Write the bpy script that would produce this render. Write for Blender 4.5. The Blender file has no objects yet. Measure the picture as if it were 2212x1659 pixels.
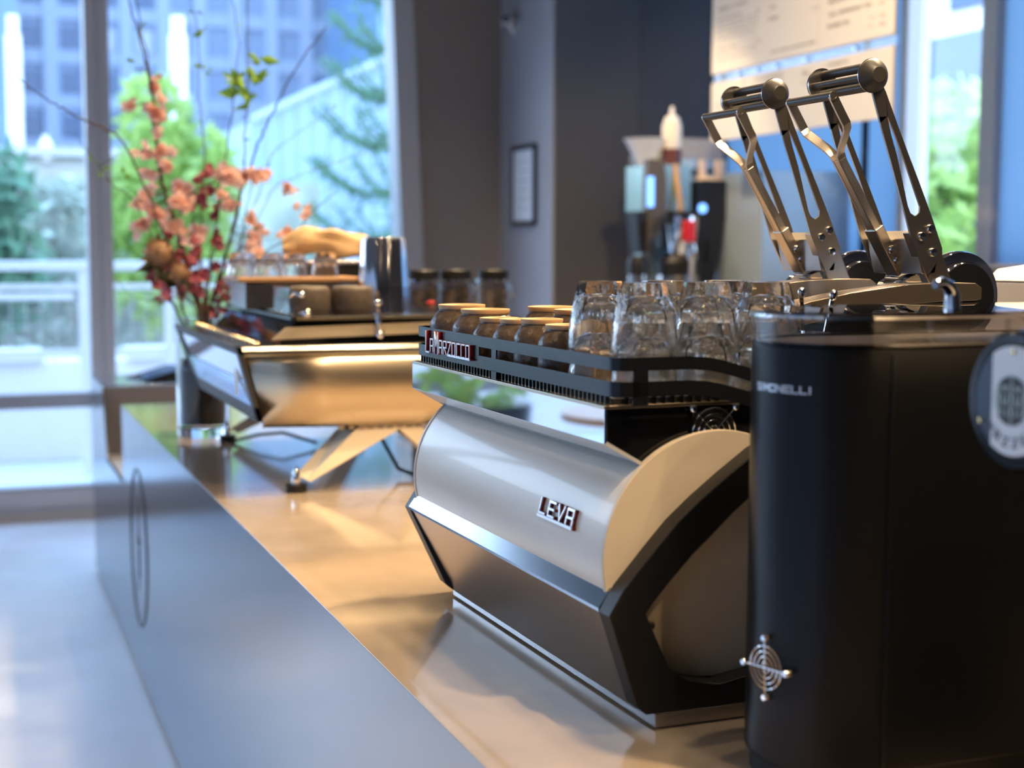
import bpy, bmesh, math, random
from math import pi, sin, cos, radians as R, sqrt, atan2
from mathutils import Vector as V, Matrix, noise

# ------------------------------------------------------------------ camera, world, lights
scene = bpy.context.scene
col = scene.collection
YAW, PITCH, ROLL, FPX = R(20.766), R(5.405), R(0.165), 3130.0
EYE = V((0, 0, 1.47))
CT = 0.89                                   # counter top height
_f = V((sin(YAW)*cos(PITCH), cos(YAW)*cos(PITCH), -sin(PITCH)))
_r = V((cos(YAW), -sin(YAW), 0)); _u = _r.cross(_f)
cr, sr = cos(ROLL), sin(ROLL)
RGT, UPV = cr*_r + sr*_u, -sr*_r + cr*_u
cam = bpy.data.cameras.new('camera'); camo = bpy.data.objects.new('camera', cam); col.objects.link(camo)
m = Matrix((RGT, UPV, -_f)).transposed().to_4x4(); m.translation = EYE
camo.matrix_world = m
cam.sensor_width = 36; cam.lens = FPX/2212*36; cam.clip_end = 500; cam.clip_start = 0.05
cam.dof.use_dof = True; cam.dof.focus_distance = 2.12; cam.dof.aperture_fstop = 3.2
scene.camera = camo
scene.view_settings.view_transform = 'Standard'; scene.view_settings.look = 'None'
scene.view_settings.exposure = 0.9; scene.view_settings.gamma = 1.0
scene.view_settings.use_curve_mapping = False
scene.cycles.use_denoising = True
scene.cycles.max_bounces = 16; scene.cycles.transparent_max_bounces = 12
scene.cycles.transmission_bounces = 16; scene.cycles.diffuse_bounces = 3; scene.cycles.glossy_bounces = 4
scene.cycles.sample_clamp_indirect = 6

def at(x, y, v, ax):                        # the point where the sight line through (x, y) meets a plane of the room
    d = RGT*((x-1106)/FPX) - UPV*((y-829.5)/FPX) + _f
    return EYE + d*((v-EYE[ax])/d[ax])
def aty(x, y, v): return at(x, y, v, 1)
def atx(x, y, v): return at(x, y, v, 0)
def atz(x, y, v): return at(x, y, v, 2)

w = bpy.data.worlds.new('sky'); scene.world = w; w.use_nodes = True
nt = w.node_tree; bg = nt.nodes['Background']
tc = nt.nodes.new('ShaderNodeTexCoord'); sx = nt.nodes.new('ShaderNodeSeparateXYZ')
rp = nt.nodes.new('ShaderNodeValToRGB')
nt.links.new(tc.outputs['Generated'], sx.inputs[0]); nt.links.new(sx.outputs['Z'], rp.inputs[0])
rp.color_ramp.elements[0].color = (0.66, 0.80, 1.0, 1); rp.color_ramp.elements[1].color = (0.30, 0.55, 1.0, 1)
rp.color_ramp.elements[1].position = 0.9
nt.links.new(rp.outputs[0], bg.inputs['Color']); bg.inputs['Strength'].default_value = 4.0

def spot(loc, tgt, power, colr=(1.0, 0.72, 0.42), size=R(75), rad=0.04, blend=0.5):
    l = bpy.data.lights.new('ceiling_spot', 'SPOT'); o = bpy.data.objects.new('ceiling_spot', l); col.objects.link(o)
    l.energy = power; l.color = colr; l.spot_size = size; l.spot_blend = blend; l.shadow_soft_size = rad
    o.location = loc; o.rotation_euler = (V(tgt)-V(loc)).to_track_quat('-Z', 'Y').to_euler()
    return o
# warm track spots over the bar
spot((2.35, 2.75, 3.0), (.90, 1.85, 1.25), 150, size=R(40), rad=.035)  # extra spot added from behind right to make the glasses sparkle
spot((1.25, 0.75, 3.1), (0.95, 1.9, 1.0), 112, size=R(62))
spot((1.75, 2.55, 3.1), (0.85, 2.35, 0.9), 112, size=R(62))
spot((1.30, 3.05, 3.1), (0.85, 3.5, 0.95), 98, size=R(62))
spot((1.55, 4.35, 3.1), (0.85, 4.2, 0.95), 88, size=R(62))
spot((2.35, 4.3, 3.1), (3.25, 5.3, 2.2), 60, size=R(70))
spot((2.45, 5.9, 3.1), (3.3, 6.2, 1.3), 45, size=R(60))
spot((0.9, -0.2, 3.1), (0.7, 1.6, 1.0), 22, size=R(60))

def sparkle_lamp(x, y, power, z=3.14, r=.028, colr=(1.0, 0.74, 0.46)):  # unseen disk lamps added for sparkle on glass and chrome
    l = bpy.data.lights.new('sparkle_lamp', 'AREA'); o = bpy.data.objects.new('sparkle_lamp', l); col.objects.link(o)
    l.shape = 'DISK'; l.size = r*2; l.energy = power; l.color = colr; l.spread = R(130); o.location = (x, y, z)
for y in (.2, 1.3, 2.4, 3.5, 4.6): sparkle_lamp(1.05, y, 3.2)
for y in (.8, 1.9, 3.0, 4.1, 5.2, 6.3): sparkle_lamp(2.15, y, 4.5)
for y in (2.0, 4.4, 6.6): sparkle_lamp(-.9, y, 3)

# ------------------------------------------------------------------ helpers
class MB:
    """collects shapes into one mesh"""
    def __init__(s): s.v = []; s.f = []
    def add(s, vs, fs, M=None):
        n = len(s.v)
        s.v += [tuple(M @ V(p)) if M else tuple(p) for p in vs]
        s.f += [tuple(i+n for i in f) for f in fs]; return s
    def box(s, x0, x1, y0, y1, z0, z1, M=None):
        vs = [(x, y, z) for z in (z0, z1) for y in (y0, y1) for x in (x0, x1)]
        return s.add(vs, [(0,2,3,1),(4,5,7,6),(0,1,5,4),(2,6,7,3),(0,4,6,2),(1,3,7,5)], M)
    def prism(s, pts, ax, a, b, M=None):
        """polygon pts in the plane across axis ax, from a to b"""
        def P(p, t):
            q = list(p); q.insert(ax, t); return tuple(q)
        n = len(pts)
        vs = [P(p, a) for p in pts] + [P(p, b) for p in pts]
        fs = [tuple(range(n-1, -1, -1)), tuple(range(n, 2*n))] + [(i, (i+1) % n, n+(i+1) % n, n+i) for i in range(n)]
        return s.add(vs, fs, M)
    def ringprism(s, outer, inner, ax, a, b, M=None, closed=True):
        """outline band between two equal-length polylines"""
        def P(p, t):
            q = list(p); q.insert(ax, t); return tuple(q)
        n = len(outer)
        vs = [P(p, t) for t in (a, b) for p in list(outer)+list(inner)]
        fs = []
        for i in range(n if closed else n-1):
            j = (i+1) % n
            fs += [(i, j, n+j, n+i), (2*n+i, 3*n+i, 3*n+j, 2*n+j), (i, 2*n+i, 2*n+j, j), (n+i, n+j, 3*n+j, 3*n+i)]
        if not closed:
            fs += [(0, n, 3*n, 2*n), (n-1, 3*n-1, 4*n-1, 2*n-1)]
        return s.add(vs, fs, M)
    def lathe(s, prof, c=(0, 0, 0), n=24, M=None, a0=0, sx=1, sy=1):
        """profile of (r, z) about the z axis at c; r = 0 ends close it"""
        vs = []; idx = []
        for r_, z_ in prof:
            if r_ <= 1e-6: idx.append([len(vs)]); vs.append((c[0], c[1], c[2]+z_))
            else:
                idx.append(list(range(len(vs), len(vs)+n)))
                vs += [(c[0]+sx*r_*cos(a0+2*pi*k/n), c[1]+sy*r_*sin(a0+2*pi*k/n), c[2]+z_) for k in range(n)]
        fs = []
        for A, B in zip(idx, idx[1:]):
            for k in range(n):
                k2 = (k+1) % n
                if len(A) == 1 and len(B) == 1: continue
                if len(A) == 1: fs.append((A[0], B[k2], B[k]))
                elif len(B) == 1: fs.append((A[k], A[k2], B[0]))
                else: fs.append((A[k], A[k2], B[k2], B[k]))
        return s.add(vs, fs, M)
    def cyl(s, p, q, r, n=16, r2=None):
        p, q = V(p), V(q); d = q-p; L_ = d.length
        M = Matrix.Translation(p) @ d.to_track_quat('Z', 'Y').to_matrix().to_4x4()
        r2 = r if r2 is None else r2
        return s.lathe([(0, 0), (r, 0), (r2, L_), (0, L_)], n=n, M=M)
    def lathe_ax(s, prof, p, d, n=24):
        M = Matrix.Translation(V(p)) @ V(d).to_track_quat('Z', 'Y').to_matrix().to_4x4()
        return s.lathe(prof, n=n, M=M)
    def tube(s, pts, r, n=8, r1=None, closed=False):
        pts = [V(p) for p in pts]; N = len(pts); r1 = r if r1 is None else r1
        rings = []; up = V((0.13, 0.31, 0.94)); vs = []
        for i, p in enumerate(pts):
            if closed: d = pts[(i+1) % N]-pts[i-1]
            else: d = pts[min(i+1, N-1)]-pts[max(i-1, 0)]
            d.normalize(); a = d.cross(up)
            if a.length < 0.05: a = d.cross(V((1, 0, 0)))
            a.normalize(); b = a.cross(d); rr = r+(r1-r)*i/max(1, N-1)
            rings.append(list(range(len(vs), len(vs)+n)))
            vs += [p+rr*(cos(2*pi*k/n)*a+sin(2*pi*k/n)*b) for k in range(n)]
        fs = []
        for i in range(N if closed else N-1):
            A, B = rings[i], rings[(i+1) % N]
            fs += [(A[k], A[(k+1) % n], B[(k+1) % n], B[k]) for k in range(n)]
        if not closed: fs += [tuple(rings[0]), tuple(reversed(rings[-1]))]
        return s.add(vs, fs)
    def ribbon(s, pts, wdir, w, t):
        """flat bar along pts, width w along wdir, thickness t"""
        pts = [V(p) for p in pts]; N = len(pts); vs = []; fs = []
        for i, p in enumerate(pts):
            d = (pts[min(i+1, N-1)]-pts[max(i-1, 0)]).normalized()
            wd = V(wdir[i] if isinstance(wdir, list) else wdir); wd = (wd-d*wd.dot(d)).normalized()
            nn = d.cross(wd).normalized()
            vs += [p+wd*(w/2)*a+nn*(t/2)*b for a, b in ((-1,-1),(1,-1),(1,1),(-1,1))]
        for i in range(N-1):
            A, B = 4*i, 4*i+4
            fs += [(A+k, A+(k+1) % 4, B+(k+1) % 4, B+k) for k in range(4)]
        fs += [(3,2,1,0), tuple(4*N-4+k for k in range(4))]
        return s.add(vs, fs)
    def sphere(s, c, r, n=12, m_=8, M=None, sz=1):
        pr = [(r*sin(pi*i/m_), -r*sz*cos(pi*i/m_)) for i in range(m_+1)]; pr[0] = (0, -r*sz); pr[-1] = (0, r*sz)
        return s.lathe(pr, c, n, M)
    def grid(s, P, M=None):
        """P: rows of points"""
        h, w_ = len(P), len(P[0]); vs = [p for row in P for p in row]
        return s.add(vs, [(i*w_+j, i*w_+j+1, (i+1)*w_+j+1, (i+1)*w_+j) for i in range(h-1) for j in range(w_-1)], M)
    def build(s, name, mat, parent=None, smooth=35, bevel=0, seg=2, **kw):
        me = bpy.data.meshes.new(name); me.from_pydata(s.v, [], s.f); me.validate()
        bm = bmesh.new(); bm.from_mesh(me); bmesh.ops.recalc_face_normals(bm, faces=bm.faces); bm.to_mesh(me); bm.free()
        o = bpy.data.objects.new(name, me); col.objects.link(o); me.materials.append(mat)
        if smooth:
            me.polygons.foreach_set('use_smooth', [True]*len(me.polygons)); me.set_sharp_from_angle(angle=R(smooth))
        if bevel:
            b = o.modifiers.new('bevel', 'BEVEL'); b.width = bevel; b.segments = seg; b.limit_method = 'ANGLE'; b.angle_limit = R(30)
            b.harden_normals = True
        if parent: o.parent = parent
        for k, v in kw.items(): o[k] = v
        return o

def thing(name, label, cat, loc=(0, 0, 0), rz=0, group=None):
    o = bpy.data.objects.new(name, None); col.objects.link(o); o.location = loc; o.rotation_euler = (0, 0, rz)
    o.empty_display_size = 0.05
    o['label'] = label; o['category'] = cat
    if group: o['group'] = group
    return o
def tag(o, label, cat, group=None, kind=None):
    o['label'] = label; o['category'] = cat
    if group: o['group'] = group
    if kind: o['kind'] = kind
    return o
def copy_tree(o, parent=None):
    c = o.copy(); col.objects.link(c)
    if parent: c.parent = parent
    for ch in list(o.children): copy_tree(ch, c)
    return c
def struct(mb, name, mat, **kw):
    return mb.build(name, mat, kind='structure', **kw)

def mat(name, c, rough=0.5, metal=0.0, spec=0.5, coat=0.0, bump=0.0, bscale=60, var=0.0, vscale=8, aniso=0, trans=0, ior=1.45, emit=None, es=0, rvar=0.0, vec=None):
    m = bpy.data.materials.new(name); m.use_nodes = True; t = m.node_tree; b = t.nodes['Principled BSDF']
    b.inputs['Base Color'].default_value = (*c, 1); b.inputs['Roughness'].default_value = rough
    b.inputs['Metallic'].default_value = metal; b.inputs['Specular IOR Level'].default_value = spec
    b.inputs['Coat Weight'].default_value = coat; b.inputs['Coat Roughness'].default_value = 0.05
    b.inputs['Transmission Weight'].default_value = trans; b.inputs['IOR'].default_value = ior
    if aniso: b.inputs['Anisotropic'].default_value = aniso
    if emit: b.inputs['Emission Color'].default_value = (*emit, 1); b.inputs['Emission Strength'].default_value = es
    if bump or var or rvar:
        tcn = t.nodes.new('ShaderNodeTexCoord'); mp = t.nodes.new('ShaderNodeMapping')
        t.links.new(tcn.outputs['Object'], mp.inputs[0])
        if vec: mp.inputs['Scale'].default_value = vec
    if bump:
        n = t.nodes.new('ShaderNodeTexNoise'); n.inputs['Scale'].default_value = bscale; n.inputs['Detail'].default_value = 3
        bn = t.nodes.new('ShaderNodeBump'); bn.inputs['Strength'].default_value = bump; bn.inputs['Distance'].default_value = 0.01
        t.links.new(mp.outputs[0], n.inputs[0]); t.links.new(n.outputs[0], bn.inputs['Height']); t.links.new(bn.outputs[0], b.inputs['Normal'])
    if var or rvar:
        n = t.nodes.new('ShaderNodeTexNoise'); n.inputs['Scale'].default_value = vscale; n.inputs['Detail'].default_value = 5
        t.links.new(mp.outputs[0], n.inputs[0])
    if var:
        mr = t.nodes.new('ShaderNodeMapRange'); mr.inputs[1].default_value = .25; mr.inputs[2].default_value = .75
        mr.inputs[3].default_value = 1-var; mr.inputs[4].default_value = 1+var
        t.links.new(n.outputs[0], mr.inputs[0])
        vm = t.nodes.new('ShaderNodeVectorMath'); vm.operation = 'SCALE'; vm.inputs[0].default_value = c
        t.links.new(mr.outputs[0], vm.inputs['Scale']); t.links.new(vm.outputs[0], b.inputs['Base Color'])
    if rvar:
        mr2 = t.nodes.new('ShaderNodeMapRange'); mr2.inputs[3].default_value = max(.02, rough-rvar); mr2.inputs[4].default_value = rough+rvar
        t.links.new(n.outputs[0], mr2.inputs[0]); t.links.new(mr2.outputs[0], b.inputs['Roughness'])
    return m
def pane_mat(name, tint=(0.93, 0.96, 0.97), refl=1.0):
    m = bpy.data.materials.new(name); m.use_nodes = True; t = m.node_tree; t.nodes.clear()
    o = t.nodes.new('ShaderNodeOutputMaterial'); mx = t.nodes.new('ShaderNodeMixShader'); tr = t.nodes.new('ShaderNodeBsdfTransparent')
    gl = t.nodes.new('ShaderNodeBsdfGlossy'); fr = t.nodes.new('ShaderNodeFresnel'); ge = t.nodes.new('ShaderNodeNewGeometry'); mr = t.nodes.new('ShaderNodeMapRange'); mr.inputs[3].default_value = 1.45; mr.inputs[4].default_value = 1/1.45; t.links.new(ge.outputs['Backfacing'], mr.inputs[0]); t.links.new(mr.outputs[0], fr.inputs[0])
    tr.inputs[0].default_value = (*tint, 1); gl.inputs['Roughness'].default_value = 0.01; gl.inputs[0].default_value = (refl, refl, refl, 1)
    t.links.new(fr.outputs[0], mx.inputs[0]); t.links.new(tr.outputs[0], mx.inputs[1]); t.links.new(gl.outputs[0], mx.inputs[2])
    t.links.new(mx.outputs[0], o.inputs[0]); return m

def frosted(name, c):
    m = mat(name, c, .35); t = m.node_tree; b = t.nodes['Principled BSDF']; o = t.nodes['Material Output']
    tr = t.nodes.new('ShaderNodeBsdfTranslucent'); tr.inputs[0].default_value = (*c, 1); mx = t.nodes.new('ShaderNodeMixShader'); mx.inputs[0].default_value = .6
    t.links.new(b.outputs[0], mx.inputs[1]); t.links.new(tr.outputs[0], mx.inputs[2]); t.links.new(mx.outputs[0], o.inputs[0]); return m

M = dict(
 stone = mat('counter stone', (0.42, 0.335, 0.25), 0.13, spec=0.5, coat=.5, var=0.10, vscale=9, rvar=0.03),
 steelface = mat('counter steel face', (0.145, 0.165, 0.20), 0.17, metal=0.9, var=0.04, vscale=3),
 floor = mat('polished concrete', (0.68, 0.70, 0.74), 0.24, spec=0.7, var=0.12, vscale=1.6, rvar=0.05),
 taupe = mat('taupe paint', (0.27, 0.235, 0.215), 0.6),
 greige = mat('grey mullion paint', (0.60, 0.57, 0.57), 0.5),
 darkwall = mat('dark grey paint', (0.115, 0.108, 0.108), 0.55),
 blue = frosted('frosted blue glass', (0.075, 0.140, 0.225)),
 palegrey = mat('pale grey frame paint', (0.42, 0.41, 0.43), 0.45),
 ceiling = mat('ceiling paint', (0.12, 0.11, 0.105), 0.8),
 rear = mat('dark rear wall', (0.045, 0.042, 0.042), 0.7),
 cream = mat('cream enamel', (0.72, 0.66, 0.565), 0.30, coat=0.25),
 black = mat('black powder coat', (0.012, 0.012, 0.013), 0.42, bump=0.03, bscale=900),
 railblack = mat('black satin metal', (0.007, 0.008, 0.011), 0.24, spec=.5),
 gloss = mat('gloss black', (0.006, 0.006, 0.007), 0.08),
 chrome = mat('chrome', (0.86, 0.86, 0.88), 0.04, metal=1),
 mirror = mat('mirror steel', (0.80, 0.81, 0.83), 0.03, metal=1),
 steel = mat('brushed steel', (0.44, 0.42, 0.41), 0.27, metal=1, bump=0.02, bscale=500, vec=(1, .02, 1)),
 satin = mat('satin steel', (0.50, 0.46, 0.41), 0.30, metal=1, bump=0.015, bscale=900),
 warmsteel = mat('brushed warm steel', (0.56, 0.47, 0.35), 0.28, metal=1, bump=0.02, bscale=400, vec=(.02, 1, 1)),
 letterchrome = mat('bright letter chrome', (.95, .95, .97), .35, metal=.6),
 red = mat('dark red enamel', (0.22, 0.01, 0.015), 0.3),
 matteblack = mat('matte black plastic', (0.030, 0.028, 0.027), 0.42),
 white = mat('white enamel', (0.8, 0.8, 0.8), 0.3),
 rubber = mat('black rubber', (0.01, 0.01, 0.01), 0.6),
 cup = mat('brown stoneware', (0.085, 0.060, 0.043), 0.30, var=0.45, vscale=120, bump=0.15, bscale=120),
 rimclay = mat('bare tan clay', (0.60, 0.36, 0.18), 0.45, var=0.12, vscale=40),
 greycup = mat('grey brown stoneware', (0.16, 0.13, 0.10), 0.5, var=0.25, vscale=90),
 glass = mat('clear glass', (1, .99, .96), 0.0, trans=.985, ior=1.5, bump=.05, bscale=150),
 bronze = mat('dark bronze cover', (.30, .25, .20), .33, metal=.9),
 pane = pane_mat('window glass'),
 acryl = pane_mat('clear acrylic', (0.86, 0.84, 0.84)),
 smoke = pane_mat('smoked acrylic', (0.55, 0.53, 0.54)),
 ochre = mat('paper', (0.62, 0.42, 0.22), 0.7, bump=0.3, bscale=14),
 wood = mat('oiled wood', (0.50, 0.27, 0.12), 0.4, var=0.2, vscale=10, vec=(1, 12, 12)),
 menu = mat('cream menu board', (0.72, 0.66, 0.56), 0.5),
 ink = mat('dark ink', (0.05, 0.045, 0.04), 0.6),
 paper = mat('white paper', (0.80, 0.80, 0.82), 0.7),
 bark = mat('brown bark', (0.10, 0.055, 0.035), 0.7, var=0.3, vscale=40),
 twig = mat('grey green twig', (0.13, 0.12, 0.07), 0.7),
 leaf = frosted('spring leaf', (0.26, 0.44, 0.06)),
 petal = frosted('peach petal', (0.96, 0.64, 0.52)),
 mauve = mat('mauve blossom', (0.55, 0.14, 0.19), 0.55),
 dried = mat('dried protea', (0.34, 0.19, 0.10), 0.6, var=.3, vscale=30),
 moss = mat('dark vase filling', (0.03, 0.022, 0.015), 0.5, var=.5, vscale=25),
 bulb = mat('blue display', (0.05, 0.1, 0.4), 0.3, emit=(0.18, 0.42, 1.0), es=1.6),
 redp = mat('red plastic', (0.65, 0.02, 0.03), 0.35),
 outwhite = mat('white painted steel outdoors', (0.82, 0.75, 0.71), 0.5),
 concrete = mat('pale concrete', (0.56, 0.53, 0.51), 0.8, var=.1, vscale=1),
 facade = mat('stone facade', (0.23, 0.29, 0.40), 0.7, var=.06, vscale=.3),
 facadewin = mat('facade window glass', (0.05, 0.10, 0.20), 0.15),
 facadeblind = mat('facade window blind', (0.42, 0.46, 0.50), 0.5),
 bush = frosted('bright green foliage', (0.46, 0.60, 0.18)),
 pine = mat('blue green needles', (0.09, 0.19, 0.11), 0.6),
 ivy = mat('dry hedge', (0.46, 0.50, 0.42), 0.7, var=.35, vscale=3),
)
# ------------------------------------------------------------------ setting
WY, RX, PX, PY = 8.1, 4.04, 3.01, 7.29      # window wall, right wall, pier side and pier front
LX0, BY0, CZ = -4.6, -3.0, 3.15
struct(MB().box(LX0, RX+.2, BY0, WY+.1, -.1, 0), 'floor', M['floor'])
struct(MB().box(LX0, RX+.2, BY0, WY+.1, CZ, CZ+.1), 'ceiling', M['ceiling'])
struct(MB().box(LX0, RX+.2, BY0-.1, BY0, 0, CZ), 'wall_rear', M['rear'])
# back wall: kick panel, wall beside the slanted post, header
struct(MB().box(LX0, 2.55, WY, WY+.12, 0, .07).box(LX0, 2.55, WY-.02, WY+.12, .07, .155), 'baseboard_back', M['greige'], bevel=.004)
struct(MB().prism([(2.50, 0), (PX+.1, 0), (PX+.1, CZ), (2.395, CZ)], 1, WY, WY+.25), 'wall_back', M['taupe'])
struct(MB().box(PX, RX+.2, PY, WY+.25, 0, CZ), 'wall_pier', M['darkwall'])
struct(MB().box(PX-.012, PX, PY+.01, WY, 0, CZ), 'pier_lit_side', M['palegrey'])  # window light on the pier's side put into a paler paint
struct(MB().box(PX+.5, RX, PY-.005, PY, 0, CZ), 'trim_2', mat('dark grey panel', (.095, .090, .092), .5))
# window_1: great window to the terrace
win = MB()
def vbar(mb, x0, x1, y0, y1, z0, z1): return mb.box(x0, x1, y0, y1, z0, z1)
for a in (-1.60, -3.85): win.box(a-.06, a+.06, WY-.03, WY+.12, .155, CZ)
win.box(LX0, .64, WY, WY+.1, .60, .68)
win.box(.765, 2.5, WY, WY+.1, .60, .68)
win.box(LX0, 2.5, WY, WY+.12, .155, .175)
wf = struct(MB().add([], []).box(LX0, 2.5, WY, WY+.1, CZ-.15, CZ), 'window_1', M['palegrey'])
win.build('window_frame', M['palegrey'], wf, bevel=.004)
mu = MB().box(.64, .70, WY-.04, WY+.12, .155, CZ).box(.702, .768, WY-.03, WY+.12, .155, CZ).build('mullion', M['greige'], wf, bevel=.004)
MB().prism([(2.42, .155), (2.55, .155), (2.435, CZ), (2.31, CZ)], 1, WY-.06, WY+.14).build('jamb', M['palegrey'], wf, bevel=.005)
MB().box(LX0, 2.5, WY+.05, WY+.058, .175, CZ).build('pane', M['pane'], wf)
# left wall: glazing along the street
lw = struct(MB().box(LX0-.1, LX0, BY0, WY, 0, .25).box(LX0-.1, LX0, BY0, WY, CZ-.2, CZ), 'wall_left', M['taupe'])
w2 = struct(MB().box(LX0-.09, LX0-.01, BY0, WY, .25, .31), 'window_2', M['palegrey'])
fr = MB()
for k in range(7): fr.box(LX0-.1, LX0, BY0+k*1.8, BY0+k*1.8+.12, .25, CZ-.2)
fr.build('window_frame', M['taupe'], w2); MB().box(LX0-.06, LX0-.052, BY0, WY, .31, CZ-.2).build('pane', M['pane'], w2)
# right wall: lower grey wall with ledge, blue upper wall, narrow window
rw = MB()
wy0, wy1 = 5.075, 5.60
rw.add([(RX+.02, 3.6, 1.40), (RX+.02, wy0, 1.40), (RX+.02, wy0, CZ), (RX+.02, 3.6, CZ), (RX+.02, wy1, 1.40), (RX+.02, PY, 1.40), (RX+.02, PY, CZ), (RX+.02, wy1, CZ)], [(0,1,2,3), (4,5,6,7)])
struct(rw, 'wall_right', M['blue'])
struct(MB().box(RX-.03, RX+.15, BY0, 3.6, 1.39, CZ), 'wall_right_near', M['darkwall'])
struct(MB().box(RX-.03, RX+.15, BY0, PY, 0, 1.39), 'wall_right_lower', M['taupe'])
struct(MB().box(RX-.05, RX+.15, BY0, PY, 1.39, 1.405), 'trim_3', M['palegrey'], bevel=.003)
struct(MB().box(RX, RX+.02, 5.925, 5.955, 1.405, CZ), 'trim_4', M['gloss'])
w3 = struct(MB().box(RX-.02, RX+.12, wy0-.10, wy0, 1.405, 3.15).box(RX-.01, RX+.12, wy1, wy1+.05, 1.405, 3.15).box(RX-.02, RX+.12, wy0-.1, wy1+.05, 3.1, 3.15), 'window_3', M['palegrey'], bevel=.004)
MB().box(RX+.06, RX+.068, wy0, wy1, 1.405, 3.1).build('pane', M['pane'], w3)
# pier fittings
nt_ = thing('framed_notice', 'black framed white notice hanging on the grey pier', 'notice', (PX-.012, 7.70, 1.815))
MB().box(-.012, 0, -.18, .18, -.225, .225).box(-.02, -.0, -.18, -.155, -.225, .225).box(-.02, 0, .155, .18, -.225, .225).box(-.02, 0, -.18, .18, -.225, -.2).box(-.02, 0, -.18, .18, .2, .225).build('frame', M['black'], nt_)
MB().box(-.0135, -.012, -.155, .155, -.2, .2).build('paper_sheet', M['paper'], nt_)
ln = MB()
for k in range(6): ln.box(-.0141, -.0135, -.11, .11, -.13+k*.052, -.125+k*.052)
ln.build('printed_lines', mat('pale print', (.45, .42, .45), .7), nt_)
sc = thing('security_camera', 'small white security camera on the pier near the ceiling', 'camera', tuple(aty(1098, 42, 7.85)))
MB().lathe_ax([(0, -.05), (.028, -.05), (.032, .06), (.024, .075), (0, .075)], (0, 0, 0), (-.6, -1, -.15)).build('housing', M['white'], sc)
MB().lathe_ax([(0, .074), (.022, .074), (.022, .085), (0, .085)], (0, 0, 0), (-.6, -1, -.15)).build('lens', M['gloss'], sc)
MB().tube([(.02, .03, -.02), (.05, .05, -.06), (.062, .06, -.075)], .012).build('bracket', M['white'], sc)

# ------------------------------------------------------------------ terrace and street beyond the windows
struct(MB().box(-16, 16, WY+.13, 14, -.25, -.12), 'terrace_floor', M['concrete'])
struct(MB().box(-60, 60, 14, 160, -3, -2.8), 'street_ground', M['concrete'])
struct(MB().box(-60, LX0-.2, -40, 14, -.4, -.3), 'side_street', mat('asphalt', (.07, .07, .075), .7))
parapet = MB().box(-12, 12, 11.2, 11.5, -.12, .62).box(-12, .55, 11.15, 11.55, .62, .70).box(1.15, 12, 11.15, 11.55, .62, .70)
struct(parapet, 'terrace_parapet', M['outwhite'], bevel=.01)
rl = thing('terrace_railing', 'white steel railing with wire mesh along the terrace parapet', 'railing', (0, 10.4, 0))
MB().box(-9, 9, -.04, .04, 1.30, 1.365).build('top_rail', M['outwhite'], rl, bevel=.008)
MB().box(-9, 9, -.02, .02, 1.17, 1.21).box(-9, 9, -.02, .02, .70, .76).build('mesh_frame', M['outwhite'], rl)
for px_ in (-6.3, -4.2, -2.1, .78, 1.36, 3.4, 5.5):
    MB().box(px_-.03, px_+.03, -.03, .03, -.1, 1.30).build('post', M['outwhite'], rl)
MB().box(.15, .72, -.02, .02, 1.10, 1.15).build('middle_rail', M['outwhite'], rl)
ms = MB()
for k in range(9): ms.box(-9, 9, -.003, .003, .78+k*.045, .784+k*.045)
for k in range(180): ms.box(-9+k*.1, -8.996+k*.1, -.003, .003, .76, 1.17)
ms.build('wire_mesh', M['outwhite'], rl)
kerb = struct(MB().box(-10, 2.0, 15, 16.5, -1, 2.34).box(-10, 2.0, 14.9, 15.2, 2.34, 2.42), 'terrace_wall', M['concrete'])
rng = random.Random(5)
def foliage(mb, c, rad, n, size, rg, flat=1.0):
    for _ in range(n):
        while True:
            p = V((rg.uniform(-1, 1), rg.uniform(-1, 1), rg.uniform(-1, 1)))
            if .25 < p.length < 1: break
        p = V((c[0]+p.x*rad[0], c[1]+p.y*rad[1], c[2]+p.z*rad[2]))
        a = V((rg.gauss(0, 1), rg.gauss(0, 1), rg.gauss(0, 1))).normalized(); b = a.orthogonal().normalized(); s_ = size*rg.uniform(.6, 1.3)
        mb.add([p-a*s_, p-b*s_*.45, p+a*s_, p+b*s_*.45], [(0, 1, 2, 3)])
    return mb
def tree(name, label, base, lobes, matn, size, seed, trunk=.08, group=None):
    rg = random.Random(seed); t = thing(name, label, 'tree', base, 0, group)
    f = MB()
    for c, rad, n in lobes: foliage(f, c, rad, n, size, rg)
    f.build('foliage', M[matn], t, smooth=0)
    top = max(c[2] for c, _, _ in lobes)
    MB().tube([(0, 0, 0), (.05, 0, top*.5), (0, 0, top)], trunk, 8, trunk*.4).build('trunk', M['bark'], t)
    return t
b = aty(365, 400, 13.2)
tree('round_tree', 'bright green bushy tree outside the great window behind the flowers', (b.x, 13.2, -.3),
     [((-.12, 0, 2.75), (.34, .4, .55), 330), ((.28, 0, 2.35), (.38, .4, .5), 330), ((-.35, 0, 2.1), (.28, .4, .4), 220), ((.0, .1, 1.6), (.62, .4, .65), 520)], 'bush', .11, 3)
tree('pine_tree', 'dark green conifer at the left edge of the great window', (aty(-40, 400, 13).x, 13, -.3),
     [((-.1, 0, 2.2), (.55, .5, .55), 700), ((.0, 0, 1.5), (.6, .5, .5), 600)], 'pine', .10, 8)
pt = thing('monkey_puzzle_tree', 'blue green conifer with drooping whorled boughs beside the slanted post', 'tree', (aty(900, 300, 13.5).x, 13.5, -.3))
rg = random.Random(17); f = MB()
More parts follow.
